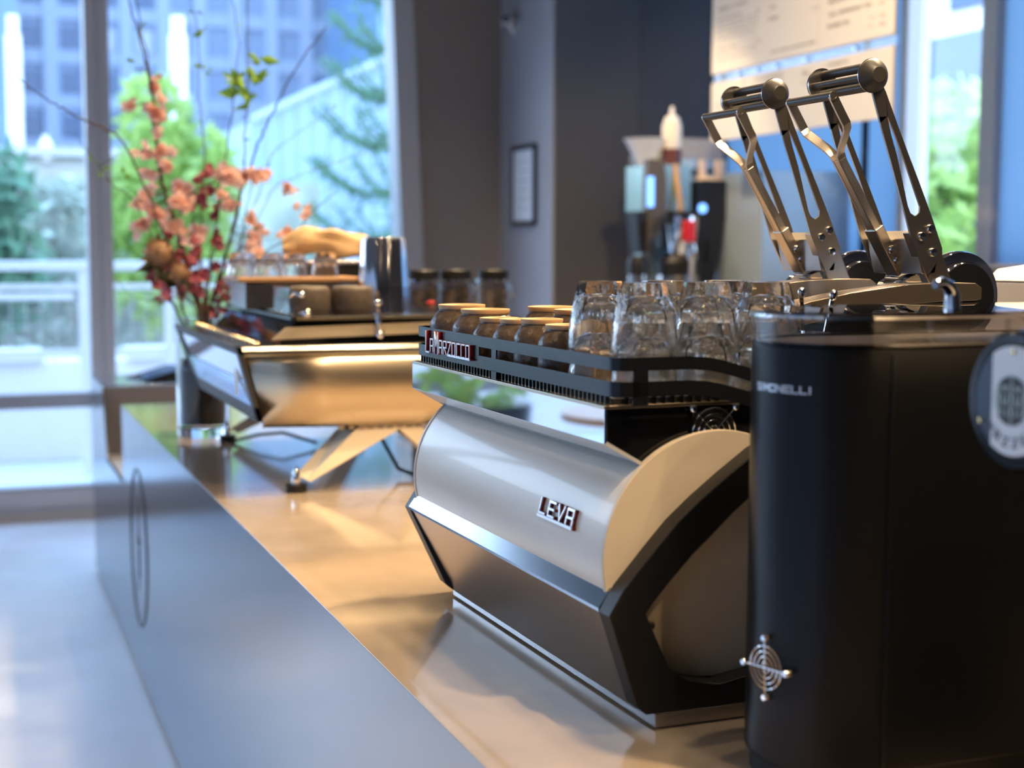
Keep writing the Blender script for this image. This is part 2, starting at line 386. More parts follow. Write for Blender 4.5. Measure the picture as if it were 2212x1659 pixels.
for tier in range(7):
    z = 1.55+tier*.45
    for k in range(6):
        a = pi+(k-2.5)*.42+rg.uniform(-.15, .15); Ln = 1.25-tier*.08
        pts = [V((cos(a)*Ln*t, sin(a)*Ln*t*.6, z-.22*sin(t*pi)*1+.16*t*t)) for t in (0, .25, .5, .75, 1)]
        f.tube(pts, .028, 5, .012)
        for i in range(34):
            t = rg.uniform(.1, 1); j = int(t*4-.001); p = pts[j].lerp(pts[j+1], t*4-j)
            d = V((rg.gauss(0, .5), rg.gauss(0, .5), rg.uniform(-1, .6))).normalized(); s_ = rg.uniform(.08, .17)
            f.tube([p, p+d*s_], .012, 3, .004)
f.build('foliage', M['pine'], pt, smooth=0)
MB().tube([(0, 0, 0), (0, 0, 5)], .09, 8, .04).build('trunk', M['bark'], pt)
hd = MB()
foliage(hd, (0.2, 14.4, 1.1), (3.2, .35, 1.15), 5200, .07, rng)
hd.box(-3, 3.4, 14.45, 14.7, -.3, 2.1)
tag(hd.build('hedge', M['ivy'], smooth=0), 'pale dry hedge climbing the terrace wall outside the great window', 'hedge')
tree('street_tree', 'bright green leafy tree seen through the narrow right window', (aty(2035, 400, 9.2).x, 9.2, -.3),
     [((0, 0, 1.9), (1.0, .9, .65), 1200), ((.1, .1, 2.5), (.7, .8, .55), 700), ((0, 0, 1.2), (1.0, 1.0, .5), 700)], 'bush', .12, 9)
for i, (xa, xb, y0, y1, lab) in enumerate(((18, 45, 60, 350, 'slim white light column outside, left of the window mullion'), (367, 403, 62, 215, 'broad white light column rising behind the bright green tree'))):
    p, q = aty(xa, y1, 20.), aty(xb, y0, 20.); rr = (q.x-p.x)/2
    t = thing('light_column', lab, 'light column', ((p.x+q.x)/2, 20., -2.8))
    MB().lathe([(0, 0), (rr, 0), (rr, q.z+2.7), (0, q.z+2.7)], n=16).build('shaft', M['outwhite'], t)
    MB().lathe([(rr*.75, q.z+2.7), (rr*.75, q.z+2.95), (0, q.z+2.95)], n=16).build('cap', M['outwhite'], t)
for i, (xc, yt, yb, D, lab) in enumerate(((100, 292, 350, 15.0, 'short white bollard lamp on the terrace wall outside'), (490, 330, 372, 15.3, 'short white bollard lamp half hidden by the flowering branches'))):
    p = aty(xc, yb, D); hh = aty(xc, yt, D).z-p.z
    t = thing('bollard_lamp', lab, 'lamp', (p.x, D, min(p.z, 2.42) if i == 0 else p.z))
    MB().lathe([(0, 0), (.065, 0), (.065, hh*.7), (.03, hh*.85), (.03, hh), (0, hh)], n=14).build('lamp_body', M['outwhite'], t)
    if i: MB().box(-.03, .03, -.03, .03, -p.z-2.8, 0).build('post', M['outwhite'], t)
# office block across the street
ob = thing('office_building', 'blue grey office block with a grid of windows across the street', 'building', (0, 120, -3))
fx0, fx1 = -22, 62
MB().box(fx0, fx1, .6, 20, 0, 62).build('wall', M['facade'], ob)
pil = MB()
for k in range(30):
    x = fx0+k*2.9; pil.box(x-.55, x+.55, .1, .6, 0, 62)
for j in range(18): pil.box(fx0, fx1, .35, .6, 1.4+j*3.45, 2.5+j*3.45)
pil.build('piers_and_bands', mat('pale stone piers', (0.33, 0.39, 0.50), .7), ob)
wn = 0; rg = random.Random(2)
for j in range(3, 14):
    for k in range(3, 13):
        x = fx0+k*2.9+1.45; z = 3.3+j*3.45
        if wn >= 100: break
        o = MB().box(x-.62, x+.62, .5, .62, z-.7, z+1.0).build('window', M['facadeblind' if rg.random() < .3 else 'facadewin'], ob, smooth=0); wn += 1
tw = thing('glass_tower', 'dark blue curtain walled tower right of the office block', 'building', (26.5, 95, -3))
MB().box(0, 40, 0, 15, 0, 60).build('wall', mat('blue curtain wall', (0.12, 0.22, 0.36), .2), tw)
g = MB()
for k in range(28): g.box(k*1.45, k*1.45+.12, -.1, 0, 0, 60)
for k in range(20): g.box(0, 40, -.1, 0, k*3, k*3+.25)
g.build('mullions', mat('blue mullions', (.22, .36, .56), .4), tw)
ld = thing('dark_tower', 'dark slate tower at the far left beyond the terrace', 'building', (-13.6, 100, -3))
MB().box(0, 17.4, 0, 15, 0, 60).build('wall', mat('dark slate wall', (.10, .16, .26), .5, var=.2, vscale=.3), ld)
# pale sloping canopy on the right of the great window
p0, p1, p2, p3 = aty(540, 262, 24), aty(905, 95, 24), V((0, 0, 0)), V((0, 0, 0))
p2, p3 = V((p1.x, 24, -2.8)), V((p0.x, 24, -2.8))
cn = MB().add([p0, p1, p2, p3, p0+V((0, 4, 0)), p1+V((0, 4, 0)), p2+V((0, 4, 0)), p3+V((0, 4, 0))], [(0,1,2,3),(4,7,6,5),(0,4,5,1),(3,2,6,7),(0,3,7,4),(1,5,6,2)])
cano = thing('glass_canopy', 'pale glazed pavilion with a sloping roof beyond the terrace', 'pavilion', (0, 0, 0))
cn.build('wall', mat('pale glazed pavilion', (.22, .33, .44), .3, var=.12, vscale=.6), cano, smooth=0)
rb = MB()
for k in range(12):
    t = k/11; a = p0.lerp(p1, t); d = p3.lerp(p2, t)
    rb.tube([a+V((0, -.05, 0)), d+V((0, -.05, 0))], .016, 5)
rb.tube([p0+V((0, -.08, .02)), p1+V((0, -.08, .02))], .06, 6)
rb.build('ribs', mat('grey blue ribs', (.35, .42, .50), .5), cano)
# block seen through the right window
rbk = thing('right_building', 'pale building high up through the narrow right window', 'building', (16, 14, 0))
MB().box(0, 8, 0, 16, 5.1, 20).build('wall', M['outwhite'], rbk)
MB().box(-.1, 8, -.5, 16, -3, 5.1).build('podium', mat('dusky blue cladding', (.030, .075, .11), .5), rbk)
for j in range(3):
    for k in range(5): MB().box(-.06, 0, 1+k*2.4, 2.2+k*2.4, 5.5+j*1.7, 6.5+j*1.7).build('window', M['facadewin'], rbk, smooth=0)

# unseen block and furniture, added for the chrome band to reflect
sb_ = thing('added_street_building', 'brown office block added unseen across the street for the chrome to reflect', 'building', (-26, 0, -1))
MB().box(-8, 0, -45, 34, 0, 10).build('wall', mat('brown stone wall', (.16, .12, .09), .7), sb_)
for j in range(3):
    for k in range(16): MB().box(0, .05, -42+k*4.6, -39.4+k*4.6, 1.2+j*3.1, 3.2+j*3.1).build('window', M['facadewin'], sb_, smooth=0)
ltable = thing('added_cafe_table', 'round wooden cafe table added unseen left of the counter for reflections', 'table', (-2.6, 2.6, 0), 0, 'added tables')  # tables added out of view as brown patches in the chrome
MB().lathe([(0, .72), (.38, .72), (.38, .75), (0, .75)], n=40).build('tabletop', M['wood'], ltable)
MB().cyl((0, 0, .02), (0, 0, .72), .03).build('pedestal', M['black'], ltable); MB().lathe([(0, 0), (.24, 0), (.24, .015), (0, .02)], n=30).build('base', M['black'], ltable)
pln = thing('planter', 'dark round planter with green plant added unseen by the great window for reflections', 'planter', (-1.45, 7.35, 0))  # planter added out of view as a dark shape in the chrome
MB().lathe([(0, 0), (.24, 0), (.30, .62), (.27, .62), (0, .58)], n=36).build('pot', M['black'], pln)
foliage(MB(), (0, 0, .85), (.35, .35, .30), 160, .07, rng).build('foliage', M['bush'], pln, smooth=0)
arm = thing('added_lounge_chair', 'brown leather lounge chair added unseen by the great window for reflections', 'chair', (-.55, 7.35, 0), R(-40))  # chair added out of view, there only for the chrome reflection
lth = mat('brown leather', (.22, .10, .05), .45)
MB().box(-.33, .33, -.33, .33, .30, .45).build('seat', lth, arm, bevel=.04, seg=4); MB().box(-.33, .33, .24, .36, .45, .86).build('backrest', lth, arm, bevel=.04, seg=4)
for sx_ in (-1, 1):
    for sy_ in (-1, 1): MB().cyl((sx_*.29, sy_*.29, 0), (sx_*.29, sy_*.29, .31), .018).build('leg', M['black'], arm)
for (x, y, lab) in ((-3.1, .6, 'second round wooden cafe table nearer the camera, added unseen for reflections'), (-1.55, 5.6, 'round wooden cafe table nearest the great window, added unseen for reflections')):
    c = copy_tree(ltable); c.location = (x, y, 0); c['label'] = lab

# ------------------------------------------------------------------ service counter
FX = .531
ctr = thing('service_counter', 'long service counter with a polished steel front and tan stone top', 'counter', (0, 0, 0))
MB().box(FX+.02, 1.42, -.6, 6.70, .02, .58).box(FX+.02, 1.42, -.6, 5.44, .58, CT-.012).box(FX+.02, 1.42, 6.24, 6.70, .58, CT-.012).build('carcass', M['taupe'], ctr)
MB().prism([(-.6, .02), (6.73, .02), (6.73, CT), (6.20, CT), (6.05, .60), (5.42, .60), (5.42, CT-.001), (-.6, CT-.001)], 0, FX, FX+.012).build('front_panel', M['steelface'], ctr, label='polished steel front panel')
MB().box(FX+.0005, 1.42, -.6, 5.44, CT-.012, CT).build('worktop', M['stone'], ctr, bevel=.0015, label='tan stone worktop')
MB().box(FX+.013, 1.42, 6.22, 6.73, CT-.012, CT+.0).build('end_top', mat('steel end top', (.82, .84, .88), .15, metal=1), ctr, bevel=.002)
MB().box(FX+.013, 1.42, 5.45, 6.2, .58, .60).build('lower_shelf', M['white'], ctr)
MB().box(FX+.012, 1.42, 6.20, 6.22, .60, CT-.012).build('end_panel', mat('taupe laminate', (.24, .20, .18), .35), ctr)
MB().box(FX+.05, 1.42, -.6, 6.68, 0, .02).build('toe_kick', M['black'], ctr)
# engraved roundel on the steel front
lg = MB(); cy_, cz_, rr = 4.94, .457, .266
lg.tube([(FX-.0005, cy_+rr*.86*cos(a*2*pi/64), cz_+rr*sin(a*2*pi/64)) for a in range(64)], .0036, 5, closed=True)
lg.prism([(cy_-.012, cz_+.03), (cy_+.012, cz_+.03), (cy_+.003, cz_+.18), (cy_-.003, cz_+.18)], 0, FX-.0015, FX)
for k in range(6): lg.box(FX-.0015, FX, cy_-.04+k*.014, cy_-.031+k*.014, cz_+.01-.001*k, cz_+.04)
lg.box(FX-.0015, FX, cy_-.02, cy_-.015, cz_-.10, cz_).box(FX-.0015, FX, cy_+.012, cy_+.017, cz_-.15, cz_)
lg.build('roundel', M['ink'], ctr, label='dark engraved circle with a spire and lettering')
tb = thing('tablet', 'dark tablet lying tilted on the pale end of the counter', 'tablet', (.78, 6.42, CT), R(20))
MB().prism([(-.10, 0), (.12, 0), (.12, .045), (.105, .045)], 1, -.07, .07).build('stand', M['black'], tb, bevel=.003)
MB().prism([(-.112, .004), (.10, .052), (.10, .058), (-.115, .009)], 1, -.085, .085).build('screen', M['gloss'], tb)
# ------------------------------------------------------------------ stroke lettering
GL = {'L': [[(0,1),(0,0),(1,0)]], 'A': [[(0,0),(0,1),(1,1),(1,0)],[(0,.45),(1,.45)]], 'M': [[(0,0),(0,1),(.5,.35),(1,1),(1,0)]],
 'R': [[(0,0),(0,1),(1,1),(1,.5),(0,.5)],[(.35,.5),(1,0)]], 'Z': [[(0,1),(1,1),(0,0),(1,0)]], 'O': [[(0,0),(0,1),(1,1),(1,0),(0,0)]],
 'C': [[(1,1),(0,1),(0,0),(1,0)]], 'E': [[(1,1),(0,1),(0,0),(1,0)],[(0,.5),(.85,.5)]], 'V': [[(0,1),(.5,0),(1,1)]],
 'S': [[(1,1),(0,1),(0,.5),(1,.5),(1,0),(0,0)]], 'I': [[(.5,0),(.5,1)]], 'N': [[(0,0),(0,1),(1,0),(1,1)]], 'U': [[(0,1),(0,0),(1,0),(1,1)]]}
def strokes(mb, segs, sw, d0, d1, fn):
    """flat bars along 2D segments, raised from d0 to d1; fn maps (u, v, n) into space"""
    for (a, b) in segs:
        a, b = V(a), V(b); L_ = (b-a).length
        if L_ < 1e-6: continue
        d = (b-a)/L_; n = V((-d.y, d.x))*sw/2; a = a-d*sw/2; b = b+d*sw/2
        k = max(1, int(L_/.012)); vs = []
        for i in range(k+1):
            p = a.lerp(b, i/k)
            for q, h in ((p+n, d0), (p-n, d0), (p-n, d1), (p+n, d1)): vs.append(fn(q.x, q.y, h))
        fs = [(3,2,1,0), tuple(4*k+j for j in range(4))]
        for i in range(k): fs += [(4*i+j, 4*i+(j+1) % 4, 4*i+4+(j+1) % 4, 4*i+4+j) for j in range(4)]
        mb.add(vs, fs)
def glyph_segs(ch, u, v, w_, h_):
    out = []
    for pl in GL[ch]:
        for a, b in zip(pl, pl[1:]): out.append(((u+a[0]*w_, v+a[1]*h_), (u+b[0]*w_, v+b[1]*h_)))
    return out

# ------------------------------------------------------------------ lever espresso machine
LRZ = R(1.27); LO = V((.765, 1.528, CT))
LM = Matrix.Translation(LO) @ Matrix.Rotation(LRZ, 4, 'Z')
lv = thing('lever_espresso_machine', 'cream lever espresso machine with chrome band and two tall steel levers on the tan counter', 'espresso machine', tuple(LO), LRZ)
YN, YF = .035, .765                          # ends of the barrel
MB().box(0, .52, 0, .722, .003, .020).box(-.001, .52, -.001, .723, .017, .0205).build('base_plinth', M['steel'], lv, bevel=.001)
MB().box(.012, .5, .01, .71, .0, .0035).build('base_foot', M['rubber'], lv)
# barrel
CX, CZl, BR = .1005, .2015, .1535
def arc(a0, a1, n, r=BR, cx=CX, cz=CZl): return [(cx+r*cos(a0+(a1-a0)*i/n), cz+r*sin(a0+(a1-a0)*i/n)) for i in range(n+1)]
bp = arc(R(62), R(300), 48)
MB().prism(bp+[(.30, .06), (.30, .33)], 1, YN+.004, YF-.004).build('barrel', M['cream'], lv, smooth=40)
for ya, yb in ((YN, YN+.008), (YF-.008, YF)):
    MB().prism(arc(0, 2*pi, 72, BR+.0015)[:-1], 1, ya, yb).build('barrel_end', mat('cream end enamel', (.68, .58, .44), .38, coat=.1), lv, smooth=40, bevel=.0012)
# lower steel skirt and bevel strip
def sk(y): return y
MB().add([(-.061, .03, .146), (-.061, .765, .146), (-.012, .725, .020), (-.012, .03, .020), (-.032, .03, .146), (-.032, .765, .146), (.0, .725, .020), (.0, .03, .020)],
         [(0,1,2,3),(4,7,6,5),(0,3,7,4),(1,5,6,2),(0,4,5,1),(3,2,6,7)]).build('lower_panel', M['steel'], lv, smooth=0)
MB().prism([(-.0625, .145), (-.0625, .149), (-.046, .1715), (-.036, .1715), (-.036, .145)], 1, .03, .765).build('bevel_strip', mat('satin chrome', (.36, .39, .43), .14, metal=1), lv, smooth=0)
# black side frames
out = [(-.0632, .146), (-.0435, .1766), (-.0023, .2218), (.026, .2515), (.0576, .2777), (.0967, .3064), (.1376, .3343), (.22, .372), (.33, .378), (.42, .34), (.45, .27), (.46, .10), (.455, .0205), (.20, .0205), (.0, .0205), (-.0120, .0205), (-.0245, .0316)]
inn = [(-.0142, .1448), (-.002, .160), (.0232, .1866), (.048, .2115), (.0724, .232), (.102, .258), (.1342, .2826), (.21, .312), (.30, .312), (.36, .285), (.385, .24), (.395, .10), (.30, .075), (.20, .0660), (.0887, .0478), (.0450, .057), (.0185, .0750)]
MB().ringprism(out, inn, 1, -.001, .030).build('side_frame', M['black'], lv, smooth=28, bevel=.0018)
of = MB().ringprism(out, inn, 1, .757, .786)
of.v = [(x, y-(.075*max(0, (.146-z)/.126) if z < .146 else 0), z) for x, y, z in of.v]
of.build('side_frame', M['black'], lv, smooth=28, bevel=.0018)
MB().prism([(.004, .03), (.38, .03), (.38, .12), (.36, .31), (.25, .33), (.10, .30), (.0, .14)], 1, .048, .052).build('side_liner', M['black'], lv)
MB().lathe_ax([(0, 0), (.0052, 0), (.0055, .003), (.004, .005), (0, .0052)], (.008, .031, .121), (0, -1, 0)).build('screw', M['satin'], lv)
MB().lathe_ax([(0, 0), (.0052, 0), (.0055, .003), (.004, .005), (0, .0052)], (-.020, .772, .105), (-.9, -.3, 0)).build('screw', M['satin'], lv)
# upper head: chrome band, cream soffit, black end cheeks
UZ0, UZ1, UY0, UY1, UX1 = .345, .391, .044, .782, .43
MB().box(-.050, -.046, UY0, UY1, UZ0, UZ1).build('chrome_band', M['mirror'], lv, bevel=.0008)
MB().prism([(-.050, UZ0-.0005), (.004, .3140), (.008, .3165), (-.046, .3475)], 1, UY0, .772).build('soffit', mat('satin grey enamel', (.52, .51, .50), .25, coat=.3), lv, smooth=0)
MB().prism([(-.0475, UZ1-.004), (-.0475, UZ0), (.006, .312), (.02, .30), (UX1, .30), (UX1, UZ1-.004)], 1, UY0+.004, .762).build('head_body', M['gloss'], lv, smooth=0)
MB().box(-.051, UX1+.002, UY0-.001, UY1+.001, UZ1-.0045, UZ1).build('top_trim', M['warmsteel'], lv, bevel=.0008)
# fan guard on the cheek
def fan_guard(mb, R_, wire=.0011, rings=4, screws=True):
    for k in range(rings):
        r_ = R_*(k+1)/rings
        mb.tube([(r_*cos(a*2*pi/40), 0, r_*sin(a*2*pi/40)) for a in range(40)], wire, 6, closed=True)
    for a in (45, 135, 225, 315):
        d = V((cos(R(a)), 0, sin(R(a)))); mb.tube([d*0+V((0, -.001, 0)), d*R_*1.32+V((0, -.001, 0))], wire, 6)
    return mb
fg = fan_guard(MB(), .030).build('fan_guard', M['chrome'], lv); fg.location = (.0998, UY0-.0015, .353)
for a in (45, 135, 225, 315): MB().lathe_ax([(0, -.003), (.0045, -.003), (.0045, .002), (.003, .004), (0, .004)], V((cos(R(a)), 0, sin(R(a))))*.0425, (0, -1, 0), 14).build('screw', M['chrome'], fg)
MB().lathe_ax([(.031, 0), (.031, .002), (.0, .002), (0, 0), (.031, 0)], (.0998, UY0+.0035, .353), (0, -1, 0), 32).build('fan_recess', M['black'], lv)
# cup rail: two slotted bands bent around the corners, dipping toward the barista side
RXl, RY0, RY1, RC = -.0455, .024, .778, .020
def rail_path(n=6):
    pts = []                                  # (x, y) and arc length, from barista side near end around front to far end
    pts += [(x, RY0) for x in (.42, .34, .26, .22, .19, .16, .13, .10, .08, .05, .02, -.005, RXl+RC)]
    pts += [(RXl+RC-RC*sin(a*pi/2/n), RY0+RC-RC*cos(a*pi/2/n)) for a in range(1, n+1)]
    pts += [(RXl, y) for y in (.07, .12, .22, .32, .412, .430, .481, .55, .65, .715, RY1-RC)]
    pts += [(RXl+RC-RC*cos(a*pi/2/n), RY1-RC+RC*sin(a*pi/2/n)) for a in range(1, n+1)]
    pts += [(x, RY1) for x in (.0, .05, .10, .20, .30, .42)]
    return pts
def dip(x): 
    t = max(0, min(1, (x-.055)/.16)); return -.032*(t*t*(3-2*t))
def band(mb, pts, z0, z1, th=.0025):
    vs = []; n = len(pts)
    for i, (x, y) in enumerate(pts):
        a, b = pts[max(0, i-1)], pts[min(n-1, i+1)]; d = V((b[0]-a[0], b[1]-a[1])).normalized(); nn = V((d.y, -d.x))
        # inward side
        cxm, cym = .18, .40
        if nn.dot(V((cxm-x, cym-y))) < 0: nn = -nn
        dz = dip(x)
        for q, z in ((0, z0), (th, z0), (th, z1), (0, z1)): vs.append((x+nn.x*q, y+nn.y*q, z+dz))
    fs = [(3,2,1,0), tuple(4*n-4+k for k in range(4))]
    for i in range(n-1): fs += [(4*i+k, 4*i+(k+1) % 4, 4*i+4+(k+1) % 4, 4*i+4+k) for k in range(4)]
    return mb.add(vs, fs)
rp_ = rail_path()
rb_ = MB(); band(rb_, rp_, .4335, .4495); band(rb_, rp_, .402, .4205)
def sub(pts, f): return [p for p in pts if f(p)]
# solid bridges between the bands (post, logo plate, corners)
def bridge(y0, y1): rb_.box(RXl, RXl+.0025, y0, y1, .42, .434)
bridge(.412, .430); bridge(.481, .716)
rb_.box(RXl, RXl+.0025, .411, .431, .391, .403)
for x in (-.006, .18): rb_.box(x-.016 if x < 0 else x, x+.004 if x < 0 else x+.02, RY0, RY0+.0025, .392 + (dip(x) if x > 0 else 0), .434+dip(x))
rb_.build('cup_rail', M['railblack'], lv, smooth=40)
# grille comb under the rail and tray floor
cb = MB()
k = 0
y = .06
while y < .765:
    cb.box(RXl+.004, RXl+.010, y, y+.003, .391, .403); y += .0125
x = -.02
while x < .40:
    cb.box(x, x+.003, RY0+.022, RY0+.028, .391, .403); x += .0125
MB().box(RXl+.012, .42, RY0+.03, RY1-.01, .3915, .398).build('tray_floor', M['steel'], lv)
cb.build('tray_grille', M['railblack'], lv, smooth=0)
# badge on the rail: thin chrome letters standing on red blocks
def lamap(u, v, n): return (RXl-n, .714-u, .4125+v)
face, back = MB(), MB(); u = .006
for i, ch in enumerate('LAMARZOCCO'):
    hh = .0195 if i not in (0, 2) else .033
    ww = .0138 if i not in (0, 2) else .0155
    sg = glyph_segs(ch, u, .001 if i not in (0, 2) else -.001, ww, hh)
    strokes(face, sg, .0020, .0045, .006, lamap); strokes(back, sg, .0026, 0, .0047, lamap)
    u += ww+.0066
strokes(face, [((u-.10, .0), (u-.004, .0))], .0026, .005, .0065, lamap); strokes(back, [((u-.10, .0), (u-.004, .0))], .003, 0, .0052, lamap)
bl = back.build('badge', M['red'], lv, smooth=0, label='dark red raised backing of the maker badge'); face.build('lettering', M['letterchrome'], bl, smooth=0)
# LEVA badge on the barrel
def lvmap(u, v, n):
    z = .2275+v; a = math.asin(max(-1, min(1, (z-CZl)/BR))); x = CX-(BR+n)*cos(a); return (x, .232-u, CZl+(BR+n)*sin(a))
face, back = MB(), MB(); u = .002
for i, ch in enumerate('LEVA'):
    sg = glyph_segs(ch, u, .003, .0185, .0175)
    strokes(face, sg, .0027, .004, .0058, lvmap); strokes(back, sg, .0036, -.001, .0042, lvmap); u += .0285
strokes(face, [((.002, -.0005), (.108, -.0005))], .0034, .005, .0068, lvmap); strokes(back, [((.002, -.0005), (.108, -.0005))], .0042, -.001, .0052, lvmap)
bl = back.build('badge', M['red'], lv, smooth=0, label='dark red raised backing of the barrel badge'); face.build('lettering', M['letterchrome'], bl, smooth=0)

# group covers, drums and levers (built in room coordinates, carried by the machine)
LI = LM.inverted()
def lever_group(dy, first):
    def W(mb): mb.v = [tuple(LI @ (V(p)+V((0, dy, 0)))) for p in mb.v]; return mb
    # arched cover
    up = [(1.02, 1.374), (1.101, 1.396), (1.168, 1.4075), (1.262, 1.4185), (1.32, 1.4205), (1.379, 1.4195), (1.390, 1.413)]
    lo = [(1.02, 1.345), (1.101, 1.365), (1.168, 1.378), (1.262, 1.390), (1.32, 1.393), (1.379, 1.394), (1.390, 1.396)]
    W(MB().prism(up+lo[::-1], 1, 1.735, 1.785)).build('group_cover', M['bronze'], lv, smooth=25, bevel=.0015)
    W(MB().prism([(1.03, 1.25), (1.36, 1.25), (1.385, 1.396), (1.26, 1.391), (1.168, 1.379), (1.03, 1.348)], 1, 1.742, 1.92)).build('group_housing', M['gloss'], lv, smooth=25)
    # lever drum
    dr = MB(); c = (1.405, 1.80, 1.398)
    dr.lathe_ax([(0, -.012), (.050, -.012), (.052, -.008), (.052, 0), (.066, .0), (.068, .006), (.068, .014), (.066, .02), (.060, .022), (.060, .095), (.066, .097), (.066, .110), (.05, .115), (0, .115)], c, (0, 1, 0), 48)
    W(dr).build('lever_drum', M['chrome'], lv, smooth=30)
    W(MB().lathe_ax([(0, .013), (.049, .013), (.049, .0125), (0, .0125)], c, (0, -1, 0), 32)).build('drum_face', M['railblack'], lv)
    W(MB().lathe_ax([(0, 0), (.032, 0), (.034, .004), (.034, .02), (.028, .024), (.028, .07), (0, .07)], (1.325, 1.80, 1.398), (0, 1, 0), 32)).build('cam_drum', M['chrome'], lv)
    # lever
    le = MB()
    lo_ = [(1.2073, 1.687), (1.2215, 1.646), (1.234, 1.610), (1.2470, 1.576), (1.2625, 1.532), (1.2780, 1.488), (1.2960, 1.452), (1.3070, 1.432)]
    ro_ = [(1.2290, 1.690), (1.2395, 1.668), (1.2540, 1.637), (1.2690, 1.605), (1.2890, 1.566), (1.3090, 1.524), (1.3300, 1.480), (1.3335, 1.462)]
    outer = lo_ + ro_[::-1]
    sl = [(1.2325, 1.655), (1.2400, 1.630), (1.2510, 1.600), (1.2610, 1.566), (1.2715, 1.530), (1.2765, 1.520), (1.2845, 1.5155), (1.2920, 1.5215), (1.2925, 1.530), (1.2810, 1.556), (1.2660, 1.590), (1.2480, 1.628), (1.2335, 1.656)]
    def plate(y0, y1):
        # left rail, right rail, bottom and top around the slot
        le_ = MB()
        L1 = [(1.2215, 1.646), (1.2325, 1.6555), (1.2400, 1.630), (1.2510, 1.600), (1.2610, 1.566), (1.2715, 1.530), (1.2765, 1.520), (1.2845, 1.5155)]
        o1 = [(1.2073, 1.687), (1.2190, 1.654), (1.2300, 1.622), (1.2400, 1.595), (1.2500, 1.567), (1.2625, 1.532), (1.2700, 1.511), (1.2780, 1.488)]
        R1 = [(1.2325, 1.6555), (1.2340, 1.6540), (1.2480, 1.628), (1.2660, 1.590), (1.2810, 1.556), (1.2925, 1.530), (1.2922, 1.5205), (1.2845, 1.5155)]
        o2 = [(1.2290, 1.690), (1.2395, 1.668), (1.2540, 1.637), (1.2720, 1.600), (1.2890, 1.566), (1.3040, 1.535), (1.3130, 1.516), (1.3200, 1.500)]
        le_.ringprism(o1, L1, 1, y0, y1, closed=False); le_.ringprism(o2, R1, 1, y0, y1, closed=False)
        le_.prism([(1.2073, 1.687), (1.2215, 1.646), (1.2325, 1.6555), (1.2335, 1.656), (1.2290, 1.690), (1.2200, 1.705)], 1, y0, y1)
        le_.prism([(1.2780, 1.488), (1.2845, 1.5155), (1.3200, 1.500), (1.3330, 1.470), (1.3335, 1.461), (1.3120, 1.433), (1.3060, 1.433)], 1, y0, y1)
        return le_
    lev = W(plate(1.755, 1.7585)).build('lever_plate', M['satin'], lv, smooth=0, label='near slotted steel lever plate')
    far = MB().add(plate(1.8795, 1.883).v, plate(0, 1).f); W(far).build('lever_plate', M['satin'], lv, smooth=0, label='far slotted steel lever plate')
    # bracket the near plate is bolted to
    br = MB().prism([(1.2780, 1.492), (1.3160, 1.510), (1.3350, 1.465), (1.3630, 1.405), (1.3220, 1.405), (1.3010, 1.444)], 1, 1.7587, 1.776)
    W(br).build('lever_bracket', M['satin'], lv, bevel=.0015)
    W(MB().prism([(1.287, 1.4835), (1.306, 1.496), (1.330, 1.465), (1.326, 1.432), (1.302, 1.432)], 1, 1.7587, 1.879)).build('lever_block', M['satin'], lv, smooth=0, bevel=.002)
    for (x, z) in ((1.2965, 1.487), (1.3110, 1.498), (1.3165, 1.464)):
        s = W(MB().lathe_ax([(0, 0), (.0068, 0), (.0068, .002), (.0055, .0042), (0, .0046)], (x, 1.7550, z), (0, -1, 0), 18)).build('screw', M['chrome'], lv)
        W(MB().box(x-.005, x+.005, 1.7500, 1.7506, z-.0006, z+.0006)).build('slot', M['black'], s)
    for (x, y_, z) in ((1.287, 1.8125, 1.468), (1.296, 1.8125, 1.452)):
        W(MB().lathe_ax([(0, 0), (.0065, 0), (.0065, .003), (.005, .0055), (0, .006)], (x, y_, z), (0, -1, 0), 18)).build('screw', M['chrome'], lv)
    # roller handle: two domed discs and three rods
    hc = V((1.205, 0, 1.711))
    prof = [(0, 0), (.0225, 0), (.0235, .0015), (.0235, .003), (.0225, .005), (.0125, .0155), (.0105, .0165), (0, .0165)]
    W(MB().lathe_ax(prof, (hc.x, 1.7535, hc.z), (0, -1, 0), 40)).build('handle_cap', M['matteblack'], lv, smooth=25)
    W(MB().lathe_ax([(0, 0), (.0243, 0), (.0243, .0016), (0, .0016)], (hc.x, 1.7545, hc.z), (0, -1, 0), 40)).build('handle_washer', M['steel'], lv, smooth=25)
    W(MB().lathe_ax([(0, 0), (.0243, 0), (.0243, .003), (0, .003)], (hc.x, 1.8795, hc.z), (0, 1, 0), 40)).build('handle_washer', M['steel'], lv, smooth=25)
    W(MB().lathe_ax(prof, (hc.x, 1.8825, hc.z), (0, 1, 0), 40)).build('handle_cap', M['matteblack'], lv, smooth=25)
    for a, rr_ in ((75, .0068), (-10, .0068), (-85, .0068), (190, .0045)):
        q = hc+V((cos(R(a))*.0145, 0, sin(R(a))*.0145))
        W(MB().cyl((q.x, 1.755, q.z), (q.x, 1.8815, q.z), rr_, 18)).build('handle_rod', M['matteblack'], lv)
    # inner fork
    W(MB().cyl((1.156, 1.778, 1.6835), (1.156, 1.888, 1.6835), .0062, 18)).build('grip_rod', M['matteblack'], lv)
    for ye in (1.7760, 1.8885):
        W(MB().lathe_ax([(0, 0), (.0068, 0), (.0068, .0025), (.0045, .0026), (.0045, .0016), (0, .0016)], (1.156, ye, 1.6835), (0, -1 if ye < 1.8 else 1, 0), 20)).build('rod_end', M['satin'], lv)
    d = V((.093, 0, -.146)).normalized()
